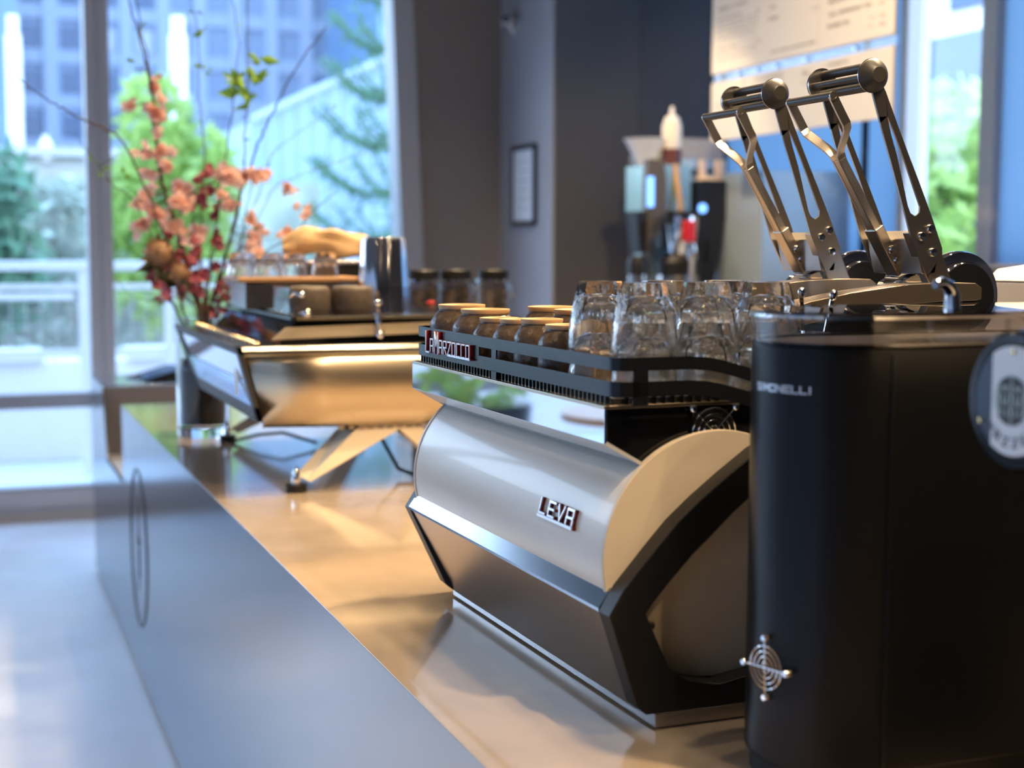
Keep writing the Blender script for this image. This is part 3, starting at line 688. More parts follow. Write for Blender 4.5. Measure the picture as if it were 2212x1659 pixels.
    for s, ya in ((-1, 1.7775), (1, 1.8885)):
        yc = 1.827+s*.0065
        P_ = [V((1.1555, ya, 1.6845)), V((1.168, ya, 1.664)), V((1.180, ya, 1.645)), V((1.184, ya+(-s)*.004, 1.638)), V((1.194, yc+s*.010, 1.613)), V((1.198, yc+s*.002, 1.605)), V((1.203, yc, 1.596)), V((1.240, yc, 1.538)), V((1.285, yc, 1.467))]
        W(MB().ribbon(P_, (.843, 0, .537), .0135, .0036)).build('fork_strip', M['satin'], lv, smooth=25)
    W(MB().ribbon([V((1.201, 1.827, 1.5985)), V((1.285, 1.827, 1.4665))], (0, 1, 0), .020, .012)).build('lever_bar', M['satin'], lv, smooth=0, bevel=.001)
    W(MB().ribbon([V((1.264, 1.827, 1.500)), V((1.307, 1.827, 1.432))], (0, 1, 0), .029, .017)).build('lever_socket', M['satin'], lv, smooth=0, bevel=.002)
lever_group(0, True)
lever_group(.262, False)

# ------------------------------------------------------------------ cups and glasses on the tray
TZ = .398
def to_world(lx, ly, lz=TZ): return tuple(LM @ V((lx, ly, lz)))
def make_cup(r, h, label, loc, group):
    t = thing('stoneware_cup', label, 'cup', loc, random.Random(int(loc[1]*9999)).uniform(0, 6), group)
    pr = [(r*.94, 0), (r*.985, .008), (r, .02), (r, h*.64), (r*.975, h*.70), (r*.80, h*.845), (r*.74, h*.875), (r*.72, h*.89), (r*.72, h*.92)]
    MB().lathe(pr+[(r*.55, h*.90), (0, h*.90)], n=40).build('bowl', M['cup'], t, smooth=30)
    MB().lathe([(r*.70, h*.90), (r*.745, h*.955), (r*.745, h*.995), (r*.68, h), (r*.62, h*.985), (r*.60, h*.92), (r*.60, h*.89)], n=40).build('foot_ring', M['rimclay'], t, smooth=60, label='bare tan foot ring')
    return t
names = [(.052, .088, .018, .728, 'large brown stoneware cup upside down at the far end of the tray front row'),
         (.052, .085, .018, .620, 'large brown stoneware cup upside down, second from the far end behind the rail badge'),
         (.040, .076, .004, .525, 'small brown stoneware cup upside down, third from the far end of the front row'),
         (.040, .078, .004, .443, 'small brown stoneware cup upside down, fourth from the far end of the front row'),
         (.040, .082, .004, .361, 'small brown stoneware cup upside down, fifth from the far end of the front row'),
         (.040, .078, .006, .279, 'small brown stoneware cup upside down right beside the stacked glasses')]
for r_, h_, x_, y_, lab in names: make_cup(r_, h_, lab, to_world(x_, y_), 'upside down cups on the tray')
for r_, h_, x_, y_, lab in ((.052, .088, .128, .610, 'large brown stoneware cup upside down in the second row, farthest from the glasses'),
                            (.052, .088, .125, .498, 'large brown stoneware cup upside down in the middle of the second row'),
                            (.046, .080, .105, .392, 'brown stoneware cup upside down in the second row, partly behind the stacked glasses')):
    make_cup(r_, h_, lab, to_world(x_, y_), 'upside down cups on the tray')
def glass_mesh(r0, r1, h):
    """upside-down tumbler, r0 rim radius at z=0, r1 at the closed top h; faceted lower half outside"""
    n = 36; b = MB()
    prof_o = [(r0, 0), (r0*.995, h*.12), (r0*.97, h*.30), (r0*.93, h*.48), (r0*.86, h*.66), (r1*1.13, h*.84), (r1*1.04, h*.95), (r1*.98, h), ]
    t = .0026
    prof_i = [(r0-t, 0), (r0-t-.0002, h*.2), (r0*.93-t*1.2, h*.38), (r0*.82, h*.56), (r0*.66, h*.68), (r0*.46, h*.755), (r0*.22, h*.785), (0, h*.79)]
    b.lathe(prof_i[::-1]+prof_o+[(r1*.75, h*.995), (0, h*.985)], n=n)
    # press facets into the outside lower half
    V2 = []
    for (x, y, z) in b.v:
        rr_ = sqrt(x*x+y*y)
        if z > h*.28 and rr_ > r1*.80 and rr_ > r0*.62:
            a = atan2(y, x); k = 9; seg_ = 2*pi/k; aa = (a+seg_*20) % seg_-seg_/2
            f_ = cos(seg_/2)/cos(aa); f_ = 1-(1-f_)*min(1, (z/h-.28)/.2)*1.0; x, y = x*f_, y*f_
        V2.append((x, y, z))
    b.v = V2
    return b
gproto = glass_mesh(.0425, .029, .088).build('drinking_glass', M['glass'], None, smooth=28)
gspots = [(.030, .098, 'nearest the rail corner'), (.114, .092, 'second from the rail corner'), (.198, .086, 'third from the rail corner'),
          (.012, .188, 'behind the corner stack, next to the brown cups'), (.100, .180, 'in the second row behind the middle stack'), (.188, .172, 'in the second row beside the spoons')]
off = .050; first = True
for gx, gy, lab in gspots:
    for lev_, nm in ((0, 'lower'), (1, 'upper')):
        o = gproto if first else gproto.copy()
        if not first: col.objects.link(o)
        first = False
        o.location = to_world(gx, gy, TZ+lev_*off+.0005); o.rotation_euler = (0, 0, gx*37+lev_*1.1)
        tag(o, '%s clear tumbler of the stack %s' % (nm, lab), 'glass', 'stacked tumblers on the tray')
# small jug with spoons right of the glasses
jg = thing('spoon_tumbler', 'small steel tumbler holding spoons between the glasses and the levers', 'tumbler', to_world(.292, .13))
MB().lathe([(.026, 0), (.030, .07), (.0285, .07), (.0245, .003), (0, .003)], n=28).build('cup_body', M['chrome'], jg)
for k, (dx, dy, tl) in enumerate(((-.012, .004, -.30), (.008, -.006, .22), (.0, .010, -.05))):
    sp = thing('spoon', ['steel spoon leaning left in the steel tumbler', 'steel spoon leaning right in the steel tumbler', 'upright steel spoon in the steel tumbler'][k], 'spoon', to_world(.292+dx, .13+dy, TZ+.006), 0, 'spoons in the tumbler')
    sp.rotation_euler = (0, tl, 0)
    MB().ribbon([(0, 0, 0), (0, 0, .06), (0, .001, .112)], (1, 0, 0), .006, .0016).build('handle', M['chrome'], sp)
    MB().sphere((0, 0, .116), .0055, 12, 8, sz=1.5).build('finial', mat('copper tip', (.75, .42, .30), .12, metal=1) if k == 0 else M['chrome'], sp)
# ------------------------------------------------------------------ tall black grinder at the front
gr = thing('coffee_grinder', 'tall black coffee grinder with rounded back and clear lid in the foreground', 'grinder', (.885, 1.355, CT))
def gprof(g=0, n=20, x1=.36):
    hw = .097-g; a = .103-g                         # half width, depth of the rounded back
    pts = []
    for i in range(n+1):
        t = pi/2+pi*i/n
        pts.append((.02+a*cos(t), hw*sin(t)))
    return [(x1, hw)]+pts+[(x1, -hw)]
body = MB().prism(gprof(), 2, .022, .478)
body.build('body', mat('matte black grinder paint', (.005, .0055, .007), .33, spec=.35), gr, smooth=40, bevel=.003)
MB().prism(gprof(.006), 2, .0, .023).build('base_foot', M['rubber'], gr, smooth=40)
MB().box(.012, .016, -.0985, -.0965, .03, .47).build('seam', M['railblack'], gr, bevel=.0006)
# clear collar and lid
MB().ringprism(gprof(-.001), gprof(.004), 2, .478, .508).build('clear_collar', M['acryl'], gr, smooth=40)
MB().prism(gprof(-.003), 2, .508, .5135).build('lid', M['smoke'], gr, smooth=40, label='smoked clear lid')
MB().ringprism(gprof(-.0035), gprof(.001), 2, .5065, .5095).build('lid_rim', M['chrome'], gr, smooth=40)
MB().ringprism(gprof(-.002), gprof(.006), 2, .478, .4805).build('collar_rim', M['gloss'], gr, smooth=40)
MB().prism([(.07, -.0985), (.36, -.0985), (.36, .05), (.10, .05)], 2, .5065, .5078).build('bean_hatch', M['gloss'], gr)
for x in (.055, .155): MB().box(x, x+.006, -.0985, -.096, .480, .506).build('hopper_rib', M['acryl'], gr)
kb = MB().tube([(.118, -.055, .514), (.118, -.055, .530), (.113, -.055, .539), (.103, -.056, .543), (.092, -.058, .541)], .0095, 14, .005)
kb.build('latch', M['chrome'], gr, smooth=60)
# maker's lettering around the rounded back
def gmap(u, v, n):
    # walk along the rounded outline by arc length from the seam side
    pts = gprof(-n, 60)[1:-1][::-1]; s_ = u
    for a, b in zip(pts, pts[1:]):
        L_ = sqrt((b[0]-a[0])**2+(b[1]-a[1])**2)
        if s_ <= L_ or b is pts[-1]: return (a[0]+(b[0]-a[0])*s_/L_, a[1]+(b[1]-a[1])*s_/L_, v)
        s_ -= L_
    return (*pts[-1], v)
lt = MB(); u = .092; 
for ch in reversed('SIMONELLI'):
    ww = .0068 if ch != 'I' else .002
    fl = [((a[0], a[1]), (b[0], b[1])) for a, b in glyph_segs(ch, 0, 0, ww, .0068)]
    fl = [((u+ww-a[0], .428+a[1]), (u+ww-b[0], .428+b[1])) for a, b in fl]
    strokes(lt, fl, .0017, 0.0, .0008, gmap); u += ww+.0030
lt.box(0, 0, 0, 0, 0, 0)
lt.build('lettering', mat('silver print', (.75, .76, .80), .25, metal=.6), gr, smooth=0)
# fan guard low on the rounded back
a_ = R(192); pc = V((.02+.1035*cos(a_), .0975*sin(a_), .128)); nn = V((cos(a_)*.097, sin(a_)*.103, 0)).normalized()
fgm = fan_guard(MB(), .0235, .0009, 4)
fgo = fgm.build('fan_guard', M['chrome'], gr)
rotz = atan2(-nn.x, nn.y)
fgo.rotation_euler = (0, R(43), 0)
fgm_rot = Matrix.Rotation(atan2(nn.y, nn.x)+pi/2, 4, 'Z') @ Matrix.Rotation(R(43), 4, 'Y')
fgo.matrix_local = Matrix.Translation(pc+nn*.004) @ fgm_rot
for a in (45, 135, 225, 315): MB().lathe_ax([(0, -.004), (.0042, -.004), (.0042, .002), (.003, .004), (0, .004)], V((cos(R(a)), 0, sin(R(a))))*.0325, (0, -1, 0), 12).build('screw', M['chrome'], fgo)

# ------------------------------------------------------------------ second grinder at the right edge
mz = thing('barrel_grinder', 'black grinder with a round badge with painted reflections on its barrel at the right edge', 'grinder', (.875, 1.045, 1.334))
MB().lathe_ax([(0, .004), (.050, .004), (.052, 0), (.060, 0), (.0635, .004), (.064, .012), (.064, .016), (0, .016)], (0, 0, 0), (1, 0, 0), 56).build('badge_ring', M['gloss'], mz, smooth=30)
MB().lathe_ax([(.0625, .016), (.0625, .34), (0, .34), (0, .017)], (0, 0, 0), (1, 0, 0), 56).build('barrel', M['satin'], mz, smooth=30)
MB().box(.15, .34, -.06, .06, -(1.334-CT)+.01, 0).box(.13, .36, -.08, .08, -(1.334-CT), -(1.334-CT)+.03).build('body', M['black'], mz, bevel=.004)
MB().lathe([(.03, .06), (.075, .22), (.075, .26), (0, .26)], (.30, 0, 0), 32).build('hopper', M['smoke'], mz)
# badge plate: reflected window painted white, reflected column painted as a dark chord
def chord(r, y0, sgn):
    a = math.acos(y0/r); n = 28
    return [(r*cos(-a+2*a*i/n)*sgn, r*sin(-a+2*a*i/n)) for i in range(n+1)] if sgn > 0 else [(r*cos(a+(2*pi-2*a)*i/n), r*sin(a+(2*pi-2*a)*i/n)) for i in range(n+1)]
YC = .027
MB().prism(chord(.0495, YC, -1), 0, -.0015, .0045).build('badge_plate', mat('painted window reflection', (.85, .93, .98), .25), mz, smooth=0, label='badge plate with the window reflection painted white')
MB().prism(chord(.0495, YC, 1), 0, -.001, .0045).build('badge_dark_reflection', mat('painted dark reflection', (.03, .05, .09), .2), mz, smooth=0)
em = MB().lathe_ax([(0, 0), (.0225, 0), (.0225, .0006), (0, .0006)], (-.0014, 0, .0005), (-1, 0, 0), 40).build('emblem', mat('pale emblem', (.42, .52, .52), .3), mz, smooth=0)
def bmap(u, v, n): return (-.0021-n, -u, v)
e2 = MB()
for sg_ in (-1, 1):
    a0 = math.asin(.0135/.0222); arc_ = [(.0222*cos(a0+(pi-2*a0)*i/14), sg_*.0222*sin(a0+(pi-2*a0)*i/14)) for i in range(15)]
    for lo_x, hi_x in ((-.03, -.0013), (.0013, .03)):
        q = [(max(lo_x, min(hi_x, x)), y) for x, y in arc_]
        e2.prism([(-p[0], p[1]) for p in q], 0, -.0024, -.0020)
for sx_ in (-1, 1):
    for v_ in (.0012, -.0118):
        u0 = sx_*.0085; hw = .0052; hh = .0104
        for a_, b_ in (((-hw, 0), (-hw, hh)), ((hw, 0), (hw, hh)), ((-hw, hh), (0, hh*.35)), ((hw, hh), (0, hh*.35))):
            strokes(e2, [((u0+a_[0], v_+a_[1]), (u0+b_[0], v_+b_[1]))], .0022, 0, .0004, bmap)
        strokes(e2, [((u0, v_), (u0, v_+hh*.35))], .0026, 0, .0004, bmap)
e2.build('emblem_lines', mat('dark emblem print', (.05, .045, .045), .4), em, smooth=0)
l2 = MB()
for i, ch in enumerate('MAZZER'):
    a = R(-90+(i-2.5)*19); rr_ = .0375; cx_, cy__ = rr_*cos(a), rr_*sin(a)
    for p, q in glyph_segs(ch, -.0028, -.0038, .0056, .0076):
        def rot(p):
            t = a+pi/2; return (cx_+p[0]*cos(t)-p[1]*sin(t), cy__+p[0]*sin(t)+p[1]*cos(t))
        strokes(l2, [(rot(p), rot(q))], .0013, 0, .0004, bmap)
l2.build('lettering', mat('grey print', (.12, .14, .18), .5), mz, smooth=0)
for y_, z_ in ((-.001, .0440), (.041, -.0215)):
    MB().lathe_ax([(0, 0), (.0028, 0), (.0025, .002), (0, .0026)], (-.0012, y_, z_), (-1, 0, 0), 14).build('screw', mat('brass screw', (.7, .5, .25), .2, metal=1), mz)
# grey hopper corner and dark knob just entering at the right edge
p = aty(2215, 632, 1.95)
hb = thing('grey_canister', 'pale grey lidded box at the right edge behind the front grinder lid', 'box', (p.x+.03, 1.98, 1.10), R(12))
MB().box(-.045, .08, -.05, .05, 0, .315).build('box_body', M['palegrey'], hb, bevel=.004)
MB().prism([(-.047, .315), (.08, .315), (.08, .345), (-.02, .335)], 1, -.05, .05).build('lid', mat('pale grey lid', (.5, .5, .49), .4), hb, bevel=.003)
MB().box(-.04, .07, -.045, .045, -(1.10-.62), 0).build('stand', M['palegrey'], hb)

# ------------------------------------------------------------------ long espresso machine further along the counter
M2Y, M2F = 3.30, 4.34
m2 = thing('espresso_machine', 'long brushed steel espresso machine on angled legs at the far end of the counter', 'espresso machine', (0, 0, 0))
XR = 1.26
ys = [(1.050, .050), (1.062, .030), (1.10, .012), (1.125, .004), (1.15, .0), (1.175, .002), (1.20, .006), (1.214, .012)]
def lxz(z): return .585+(.63-.585)*(1.239-z)/(1.239-1.071)
rows = []
for z, dy in ys: rows.append([(lxz(z)+.012, M2Y+dy+.002, z), (.80, M2Y+dy, z-.004*(z < 1.08)), (1.0, M2Y+dy, z-.007*(z < 1.08)), (XR, M2Y+dy, z)])
back = [[(x, y+.02 if y < 4 else y, z) for x, y, z in row] for row in rows]
bd = MB().grid(rows); bd.build('end_panel', M['warmsteel'], m2, smooth=50, label='brushed warm steel end panel').modifiers.new('s', 'SOLIDIFY').thickness = .003
st = MB()
for k in range(3): st.prism([(M2Y+.004+k*-.0+.010-.003*k, 1.214+k*.0085), (M2Y+.022, 1.214+k*.0085), (M2Y+.022, 1.2215+k*.0085), (M2Y+.008+.004*k, 1.2215+k*.0085)], 0, .592, XR)
st.build('edge_trim', mat('polished warm trim', (.9, .82, .66), .16, metal=1), m2, smooth=0)
MB().prism([(.597, 1.235), (XR, 1.235), (XR, 1.06), (.645, 1.062)], 1, M2Y+.055, M2F-.05).build('body', M['steel'], m2, smooth=0)
MB().box(.590, XR, M2Y+.02, M2F-.02, 1.232, 1.2405).build('top_plate', M['railblack'], m2, bevel=.002)
# street-side panel: black studded frame around a ribbed mirror
def sp(y, z, off=0): return (lxz(z)-off, y, z)
yb = lambda z: M2F-.16*(1.24-z)/.17            # far edge leans in
def panel(mb, ya0, ya1, yb0, yb1, z0, z1, o0, o1):
    vs = [sp(ya0, z0, o0), sp(yb0, z0, o0), sp(yb1, z1, o0), sp(ya1, z1, o0), sp(ya0, z0, o1), sp(yb0, z0, o1), sp(yb1, z1, o1), sp(ya1, z1, o1)]
    return mb.add(vs, [(0,1,2,3),(4,7,6,5),(0,4,5,1),(1,5,6,2),(2,6,7,3),(3,7,4,0)])
fr = MB()
panel(fr, 3.30, 3.30, yb(1.071), yb(1.100), 1.066, 1.102, -.008, .004)
panel(fr, 3.30, 3.30, yb(1.218), yb(1.241), 1.222, 1.241, -.008, .004)
panel(fr, 3.30, 3.30, 3.335, 3.335, 1.068, 1.241, -.008, .004)
panel(fr, yb(1.071)-.05, yb(1.241)-.05, yb(1.071), yb(1.241), 1.068, 1.241, -.008, .004)
fr.build('panel_frame', M['matteblack'], m2, smooth=0, bevel=.001)
pn = MB(); panel(pn, 3.335, 3.335, yb(1.09)-.05, yb(1.22)-.05, 1.09, 1.22, -.008, 0)
pn.build('side_panel', M['mirror'], m2, smooth=0)
ribs = MB()
for k in range(9):
    z = 1.096+k*.0075
    ribs.tube([sp(3.336, z, .002), sp(yb(z)-.052, z, .002)], .0022, 6)
ribs.build('side_ribs', M['chrome'], m2)
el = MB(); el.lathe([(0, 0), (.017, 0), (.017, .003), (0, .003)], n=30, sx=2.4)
eo = el.build('painted_reflection', mat('white reflection paint', (.85, .9, .95), .1), m2); eo.matrix_local = Matrix.Translation(V(sp(3.43, 1.158, .004))) @ Matrix.Rotation(R(-90), 4, 'Y')  # white ellipse painted in for a bright reflection on the panel
def studs(name, pts, r_, mat_, sz=.8):
    o = MB().sphere((0, 0, 0), r_, 10, 6, sz=sz).build(name, mat_, m2); o.location = pts[0]
    for p in pts[1:]:
        c = o.copy(); col.objects.link(c); c.location = p
studs('frame_stud', [sp(3.33+k*.065, z, .004) for k in range(15) for z in (1.0840, 1.2315) if 3.33+k*.065 < yb(z)-.02], .0028, M['steel'])
studs('top_stud', [(.6385, 3.36+k*.0545, 1.243) for k in range(18)], .0085, mat('brass studs', (.85, .66, .42), .2, metal=1))
# upper tier: tan end, gutter, glass cup guard
MB().prism([(.690, 1.2405), (1.20, 1.2405), (1.20, 1.300), (.727, 1.290)], 1, M2Y+.06, M2F-.08).build('upper_tier', M['gloss'], m2, smooth=0)
MB().prism([(.672, 1.252), (1.20, 1.265), (1.20, 1.292), (.705, 1.280)], 1, M2Y+.052, M2Y+.06).build('tier_end', mat('cream steel trim', (.72, .60, .42), .35, metal=.5), m2, bevel=.001)
MB().box(.715, 1.20, M2Y+.045, M2F-.1, 1.296, 1.306).build('tray', M['railblack'], m2, bevel=.002)
MB().box(.73, 1.20, M2Y+.040, M2Y+.045, 1.298, 1.304).build('tray_trim', mat('brass trim', (.9, .75, .45), .2, metal=1), m2)
studs('tray_stud', [(.735, 3.40+k*.055, 1.309) for k in range(12)], .006, M['chrome'])
MB().box(.715, 1.20, M2Y+.044, M2Y+.050, 1.312, 1.374).box(.712, .716, M2Y+.05, M2F-.12, 1.312, 1.374).build('glass_guard', M['acryl'], m2)
hk = MB()
hk.tube([(.735, M2Y+.03, 1.358), (.722, M2Y+.035, 1.362), (.713, M2Y+.04, 1.352), (.718, M2Y+.04, 1.322), (.728, M2Y+.035, 1.312), (.745, M2Y+.03, 1.314)], .0045, 8)
hk.sphere((.738, M2Y+.028, 1.358), .009, 10, 7).sphere((.750, M2Y+.028, 1.314), .011, 10, 7)
hk.build('guard_clamp', M['chrome'], m2)
MB().tube([(.925, M2Y+.035, 1.262), (.923, M2Y+.032, 1.30), (.922, M2Y+.035, 1.335)], .006, 8).sphere((.922, M2Y+.03, 1.338), .011).sphere((.926, M2Y+.03, 1.262), .013).build('guard_clamp', M['chrome'], m2)
# legs with pointed nuts on black pucks
for (fx, fy, sgn) in ((.728, 3.361, 1), (.728, 4.314, -1), (1.14, 3.361, 1), (1.14, 4.314, -1)):
    dx = 1 if fx < 1 else -1
    tx0, tx1 = (.905, 1.02) if dx == 1 else (1.02, .96)
    ty = fy+.09*sgn
    lg_ = MB()
    A_ = [V((fx+.022*dx, fy-.012, .918)), V((fx+.005*dx, fy+.02*sgn, .93)), V((tx0, ty+.05*sgn, 1.062)), V((tx0+.0*dx, fy-.0, 1.062)), V((tx1, fy-.005, 1.040+.01))]
    t = .02
    lg_.add([A_[0], A_[3], A_[4], A_[0]+V((.010*dx, 0, -.004)), A_[1], A_[2], V((tx1, ty+.05*sgn, 1.050)), A_[1]+V((.01*dx, 0, -.006))],
            [(0,1,2,3), (0,4,5,1), (4,7,6,5), (3,2,6,7), (1,5,6,2), (0,3,7,4)])
    lg_.build('leg', mat('cream lacquered leg', (.92, .80, .60), .35), m2, smooth=0)
    MB().lathe([(0, 0), (.024, 0), (.0245, .014), (.026, .016), (.026, .018), (0, .018)], (fx, fy, CT), 28).build('foot_puck', M['rubber'], m2)
    MB().lathe([(.0105, .018), (.0115, .030), (.0105, .042), (.006, .054), (0, .060)], (fx, fy, CT), 20).build('leg_nut', M['chrome'], m2, smooth=60)
dt = MB().prism([(.80, 1.052), (.86, 1.030), (.985, 1.022), (1.06, 1.05)], 1, M2Y+.06, M2Y+.5)
dt.build('under_tray', M['railblack'], m2, smooth=0)
ut = MB()
for k in range(9): ut.box(.83+k*.024, .845+k*.024, M2Y+.052, M2Y+.06, 1.034, 1.046+.004*(k % 2))
ut.build('under_tray_grille', M['satin'], m2, smooth=0)
tag(MB().tube([(.99, 3.75, CT+.20), (1.0, 3.62, CT+.10), (1.02, 3.50, CT+.02), (1.06, 3.40, CT+.006), (1.12, 3.33, CT+.006), (1.2, 3.3, CT+.006)], .005, 8).build('power_cable', M['rubber']), 'black power cable curling under the long espresso machine', 'cable')
tag(MB().tube([(.735, 4.27, CT+.006), (.80, 4.20, CT+.03), (.86, 4.15, CT+.04), (.95, 4.10, CT+.012)], .005, 8).build('water_hose', M['rubber']), 'thin black hose arching beside the far foot of the long machine', 'hose')
# things on the tray
TT = 1.306
def big_cup(x, y, r, h, lab):
    t = thing('stoneware_bowl', lab, 'bowl', (x, y, TT), 0, 'large bowls behind the glass guard')
    MB().lathe([(0, 0), (r*.92, 0), (r, .012), (r, h*.82), (r*.93, h*.94), (r*.8, h), (r*.74, h-.003), (0, h-.004)], n=36).build('bowl_body', M['greycup'], t, smooth=40)
big_cup(.785, 3.46, .052, .068, 'grey brown stoneware bowl behind the glass guard, left one')
big_cup(.893, 3.46, .052, .068, 'grey brown stoneware bowl behind the glass guard, next to the steel pitcher')
ptc = thing('steel_pitcher', 'tall stack of polished steel milk pitchers on the long machine', 'pitcher', (1.012, 3.60, TT))
def wavy(prof, n=48, k=11, am=.02):
    b = MB().lathe(prof, n=n); b.v = [(x*(1+am*sin(k*atan2(y, x))), y*(1+am*sin(k*atan2(y, x))), z) for x, y, z in b.v]; return b
wavy([(.066, 0), (.064, .03), (.056, .178), (.050, .188), (.048, .186), (0, .180)], am=.03).build('pitcher_body', mat('soft mirror steel', (.8, .8, .82), .13, metal=1), ptc, smooth=50)
brd = tag(MB().box(.655, .985, 3.68, 3.93, 1.378, 1.390).build('wooden_board', M['wood'], bevel=.003), 'oiled wooden board carrying small glasses above the long machine', 'board')
bs = thing('board_rack', 'pale steel rack holding up the wooden board', 'rack', (0, 0, 0))
MB().box(.675, .97, 3.70, 3.91, 1.309, 1.378).build('rack_body', M['steel'], bs, bevel=.003)
rp2 = glass_mesh(.036, .026, .062).build('small_glass', M['glass'], None, smooth=28)
for k, (x, y) in enumerate(((.675, 3.76), (.744, 3.76), (.815, 3.76), (.893, 3.74), (.70, 3.87), (.78, 3.87))):
    o = rp2 if k == 0 else rp2.copy()
    if k: col.objects.link(o)
    o.location = (x, y, 1.3903)
    tag(o, ['small upside down glass at the left end of the wooden board', 'second small upside down glass on the wooden board', 'third small upside down glass on the wooden board',
            'small upside down glass at the right of the wooden board below the paper bag', 'small glass in the back row of the board, left', 'small glass in the back row of the board, right'][k], 'glass', 'small glasses on the board')
blk = thing('black_box', 'black box with a steel edge under the brown paper bag', 'box', (.985, 3.98, 1.309))
MB().box(-.10, .13, -.08, .08, 0, .11).build('box_body', M['black'], blk, bevel=.003)
MB().box(-.105, .135, -.085, .085, .11, .122).build('box_lid', M['steel'], blk, bevel=.003)
# crumpled brown paper bag
bg_ = MB(); rg = random.Random(11); P_ = []
for i in range(15):
    row = []
    for j in range(28):
        u = i/14; a = 2*pi*j/28
        rx, rz = .062*(1-.25*abs(u-.55)), .045*(.60+.8*u*(1-u)*1.7)*(1 if u > .05 else .6)
        ce, se = cos(a), sin(a); k_ = 1/max(abs(ce), abs(se))**.55
        nv = noise.noise(V((u*4, ce*1.6, se*1.6)))*.016
        row.append((-.118+.236*u, (rx+nv)*ce*k_, .048+(rz+nv)*se*k_+.012*sin(u*5)))
    P_.append(row+[row[0]])
bg_.grid(P_); n0 = len(bg_.v)
bg_.add([P_[0][j] for j in range(28)]+[(-.10, 0, .045)], [(j, (j+1) % 28, 28) for j in range(28)]); bg_.add([P_[-1][j] for j in range(28)]+[(.115, 0, .05)], [((j+1) % 28, j, 28) for j in range(28)])
bgo = bg_.build('paper_bag', M['ochre'], smooth=25); bgo.location = (.955, 3.99, 1.4315); bgo.rotation_euler = (0, R(-3), R(-12)); bgo.scale = (1, 1, .92)
tag(bgo, 'crumpled brown paper bag lying on the black box', 'paper bag')
# glass canisters with black lids beyond the steel pitcher
for k, (x, lab) in enumerate(((1.305, 'glass canister with black lid nearest the steel pitcher'), (1.408, 'glass canister with black lid in the middle of the three'), (1.530, 'glass canister with black lid farthest right of the three'))):
    t = thing('glass_canister', lab, 'canister', (x, 4.2, 1.255), 0, 'glass canisters with black lids')
    MB().lathe([(.047, 0), (.050, .01), (.050, .10), (.046, .118), (.044, .118), (.047, .10), (.047, .012), (0, .010)], n=28).build('jar', M['acryl'], t)
    MB().lathe([(0, .118), (.048, .118), (.048, .142), (.044, .146), (0, .146)], n=28).build('lid', M['black'], t)
    MB().lathe([(.053, .108), (.055, .108), (.055, .116), (.053, .116), (.053, .108)], n=28).build('clamp_ring', M['chrome'], t)
    q = MB()
    for j in range(6): q.box(-.018+.012*(j % 2), .010+.012*(j % 2), -.0530, -.0505, .018+j*.014, .028+j*.014)
    MB().lathe([(0, .012), (.04, .012), (.042, .085), (0, .09)], n=20).build('tea_leaves', mat('tea leaves %d' % k, (.34, .31, .28), .7, var=.3, vscale=60), t)
    q.build('tin_label', M['ink'], t)
    MB().tube([(.056, -.01, .112), (.062, -.01, .09), (.058, -.01, .05)], .004, 6).build('clip', M['chrome'], t)
cs = thing('canister_shelf', 'dark low shelf carrying the glass canisters', 'shelf', (0, 0, 0))
MB().box(1.235, 1.60, 4.12, 4.30, 1.235, 1.255).box(1.25, 1.27, 4.14, 4.28, CT, 1.235).box(1.37, 1.40, 4.14, 4.28, CT, 1.235).build('shelf_board', M['railblack'], cs, bevel=.002)
rk = thing('red_tap_knob', 'small red knob between the steel pitcher and the canisters', 'knob', tuple(aty(931, 655, 3.9)))
MB().sphere((0, 0, 0), .013, 14, 8, sz=.6).build('knob', M['redp'], rk); MB().cyl((0, 0, -.10), (0, 0, -.006), .010).build('stem', M['rimclay'], rk)
tw_ = tag(MB().sphere((0, 0, .03), .05, 20, 12, sz=.55).build('folded_cloth', mat('cream cloth', (.62, .5, .36), .9, bump=.4, bscale=40)), 'crumpled cream cloth at the right end of the long machine', 'cloth')
tw_.location = (1.115, 3.5, 1.2405)
# ------------------------------------------------------------------ vase and branches
VX, VY = .683, 4.475
vs_ = thing('glass_vase', 'tall clear glass vase full of dark stems behind the long espresso machine', 'vase', (VX, VY, CT))
MB().lathe([(0, 0), (.078, 0), (.080, .004), (.080, .36), (.0765, .36), (.0765, .034), (.070, .028), (0, .026)], n=40).build('vase_wall', mat('vase glass', (1, 1, 1), .0, trans=1, ior=1.45), vs_, smooth=40)
MB().lathe([(0, .036), (.068, .038), (.070, .20), (.066, .235), (.05, .245), (0, .25)], n=28).build('dark_filling', M['moss'], vs_, smooth=60)
rg = random.Random(21)
def catmull(P, k=6):
    P = [V(p) for p in P]; out = []
    for i in range(len(P)-1):
        a = P[max(0, i-1)]; b = P[i]; c = P[i+1]; d = P[min(len(P)-1, i+2)]
        for j in range(k):
            t = j/k; out.append(.5*((2*b)+(c-a)*t+(2*a-5*b+4*c-d)*t*t+(3*b-a-3*c+d)*t**3))
    out.append(P[-1]); return out
